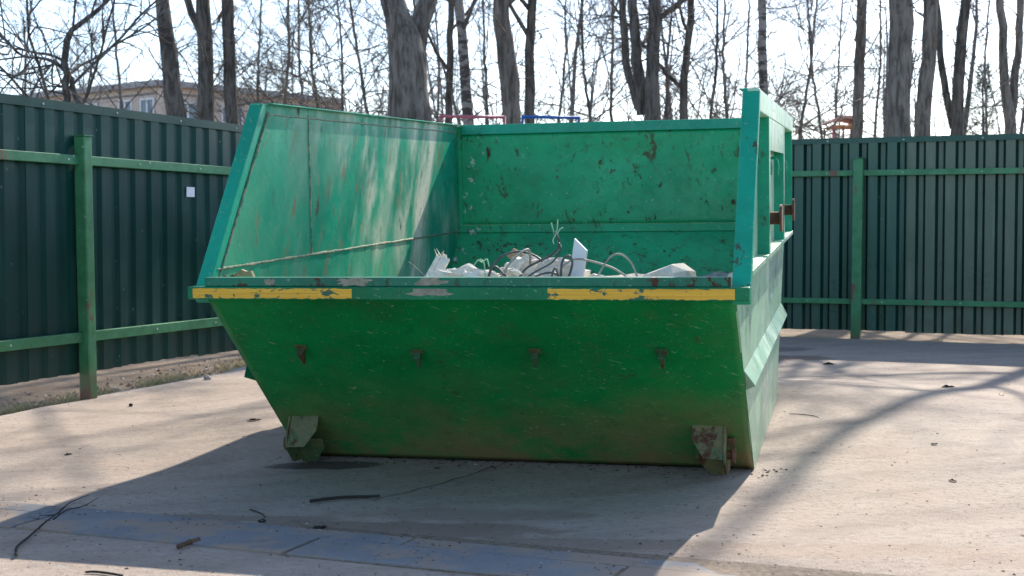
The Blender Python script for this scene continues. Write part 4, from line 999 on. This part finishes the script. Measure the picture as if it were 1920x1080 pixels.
def window(d, s_, z0, z1, wid, mull=1):
    n_ = Vector((d.y, -d.x, 0)).normalized()
    if n_.y > 0: n_ = -n_
    u = d.normalized(); c = u * s_
    def q(a, b, z, o_): p = c + u * a + n_ * o_; return (p.x, p.y, z)
    def bx(a0, a1, za, zb, o0, o1): return [q(a0, 0, za, o1), q(a1, 0, za, o1), q(a1, 0, za, o0), q(a0, 0, za, o0), q(a0, 0, zb, o1), q(a1, 0, zb, o1), q(a1, 0, zb, o0), q(a0, 0, zb, o0)]
    h = wid / 2
    f = MB()
    for a0, a1, za, zb in ((-h, -h + .08, z0, z1), (h - .08, h, z0, z1), (-h + .08, h - .08, z0, z0 + .08), (-h + .08, h - .08, z1 - .08, z1), (-.05, .05, z0 + .08, z1 - .08)): f.hexa(bx(a0, a1, za, zb, .005, .06))
    if mull > 1: f.hexa(bx(-h + .08, -.05, (z0+z1)/2 - .05, (z0+z1)/2 + .05, .006, .055)).hexa(bx(.05, h - .08, (z0+z1)/2 - .05, (z0+z1)/2 + .05, .006, .055))
    f = f.build('window', M_WFR, bd)
    for a0, a1 in ((-h + .08, -.05), (.05, h - .08)): MB().hexa(bx(a0, a1, z0 + .08, z1 - .08, .003, .02)).build('pane', M_GLASS, f)
    MB().hexa(bx(-h - .1, h + .1, z0 - .1, z0 - .005, .004, .12)).build('sill', M_TRIM, f)
for s_ in (1.0, 2.6, 5.2, 7.8, 10.2): window(lw, s_, ZL - 2.3, ZL - .72, 1.0, 2); window(lw, s_, ZL - 5.4, ZL - 3.8, 1.0, 2)
for s_ in (1.4, 4.0, 6.6, 9.2): window(rw, s_, ZL - 2.4, ZL - .85, 1.3, 2); window(rw, s_, ZL - 5.5, ZL - 3.9, 1.3, 2)

# ------------------------------------------------------------------ playground pieces beyond the fence
def bar(px0, px1, py, D, mat, name, label):
    a, b = at(px0, py, D), at(px1, py, D + .2); rt = empty(name, (a.x, a.y, 0)); tag(rt, label, 'bar')
    a0, b0 = Vector((0, 0, a.z)), Vector((b.x - a.x, .2, a.z)); MB().tube([a0, b0], .027, 10).build('crossbar', mat, rt, smooth=True)
    for k, p in enumerate((a0, b0)): MB().tube([(p.x, p.y, -.2), (p.x, p.y, p.z + .02)], .022, 10).build('post', mat, rt, smooth=True)
bar(826, 946, 218, 23.5, M_RED, 'pull_up_bar', 'thin red horizontal bar on posts behind the skip')
bar(980, 1086, 219, 23.5, M_BLUE, 'pull_up_bar', 'thin blue horizontal bar on posts behind the skip')
D = 36; a, b = at(1549, 231, D), at(1612, 231, D); rt = empty('playground_shelter', ((a.x + b.x) / 2, D, 0)); tag(rt, 'small faded red roofed playground shelter over the right fence', 'shelter')
hw = (b.x - a.x) / 2; zt = a.z
arc = [(-hw + 2 * hw * i / 14, 0, zt + .15 * math.sin(math.pi * i / 14) ** .6) for i in range(15)]
mm = MB(); 
for dy in (-.6, .6): mm.v += [(x, dy, z) for x, _, z in arc]
for dy in (-.6, .6): mm.v += [(x, dy, z - .08 if 0 < i < 14 else z - .02) for i, (x, _, z) in enumerate(arc)]
mm.f = [(i, i+1, 15+i+1, 15+i) for i in range(14)] + [(30+i, 45+i, 45+i+1, 30+i+1) for i in range(14)] + [(i, 30+i, 30+i+1, i+1) for i in range(14)] + [(15+i, 15+i+1, 45+i+1, 45+i) for i in range(14)]
mm.build('roof', M_PINK, rt)
MB().box(-hw + .05, hw - .05, -.56, .56, zt - .12, zt - .085).build('roof_trim', M_ORANGE, rt)
for x in (-hw + .07, -hw * .25, hw - .1):
    for y in (-.5, .5): MB().tube([(x, y, -.1), (x, y, zt - .0855)], .028, 8).build('post', M_RED, rt, smooth=True)
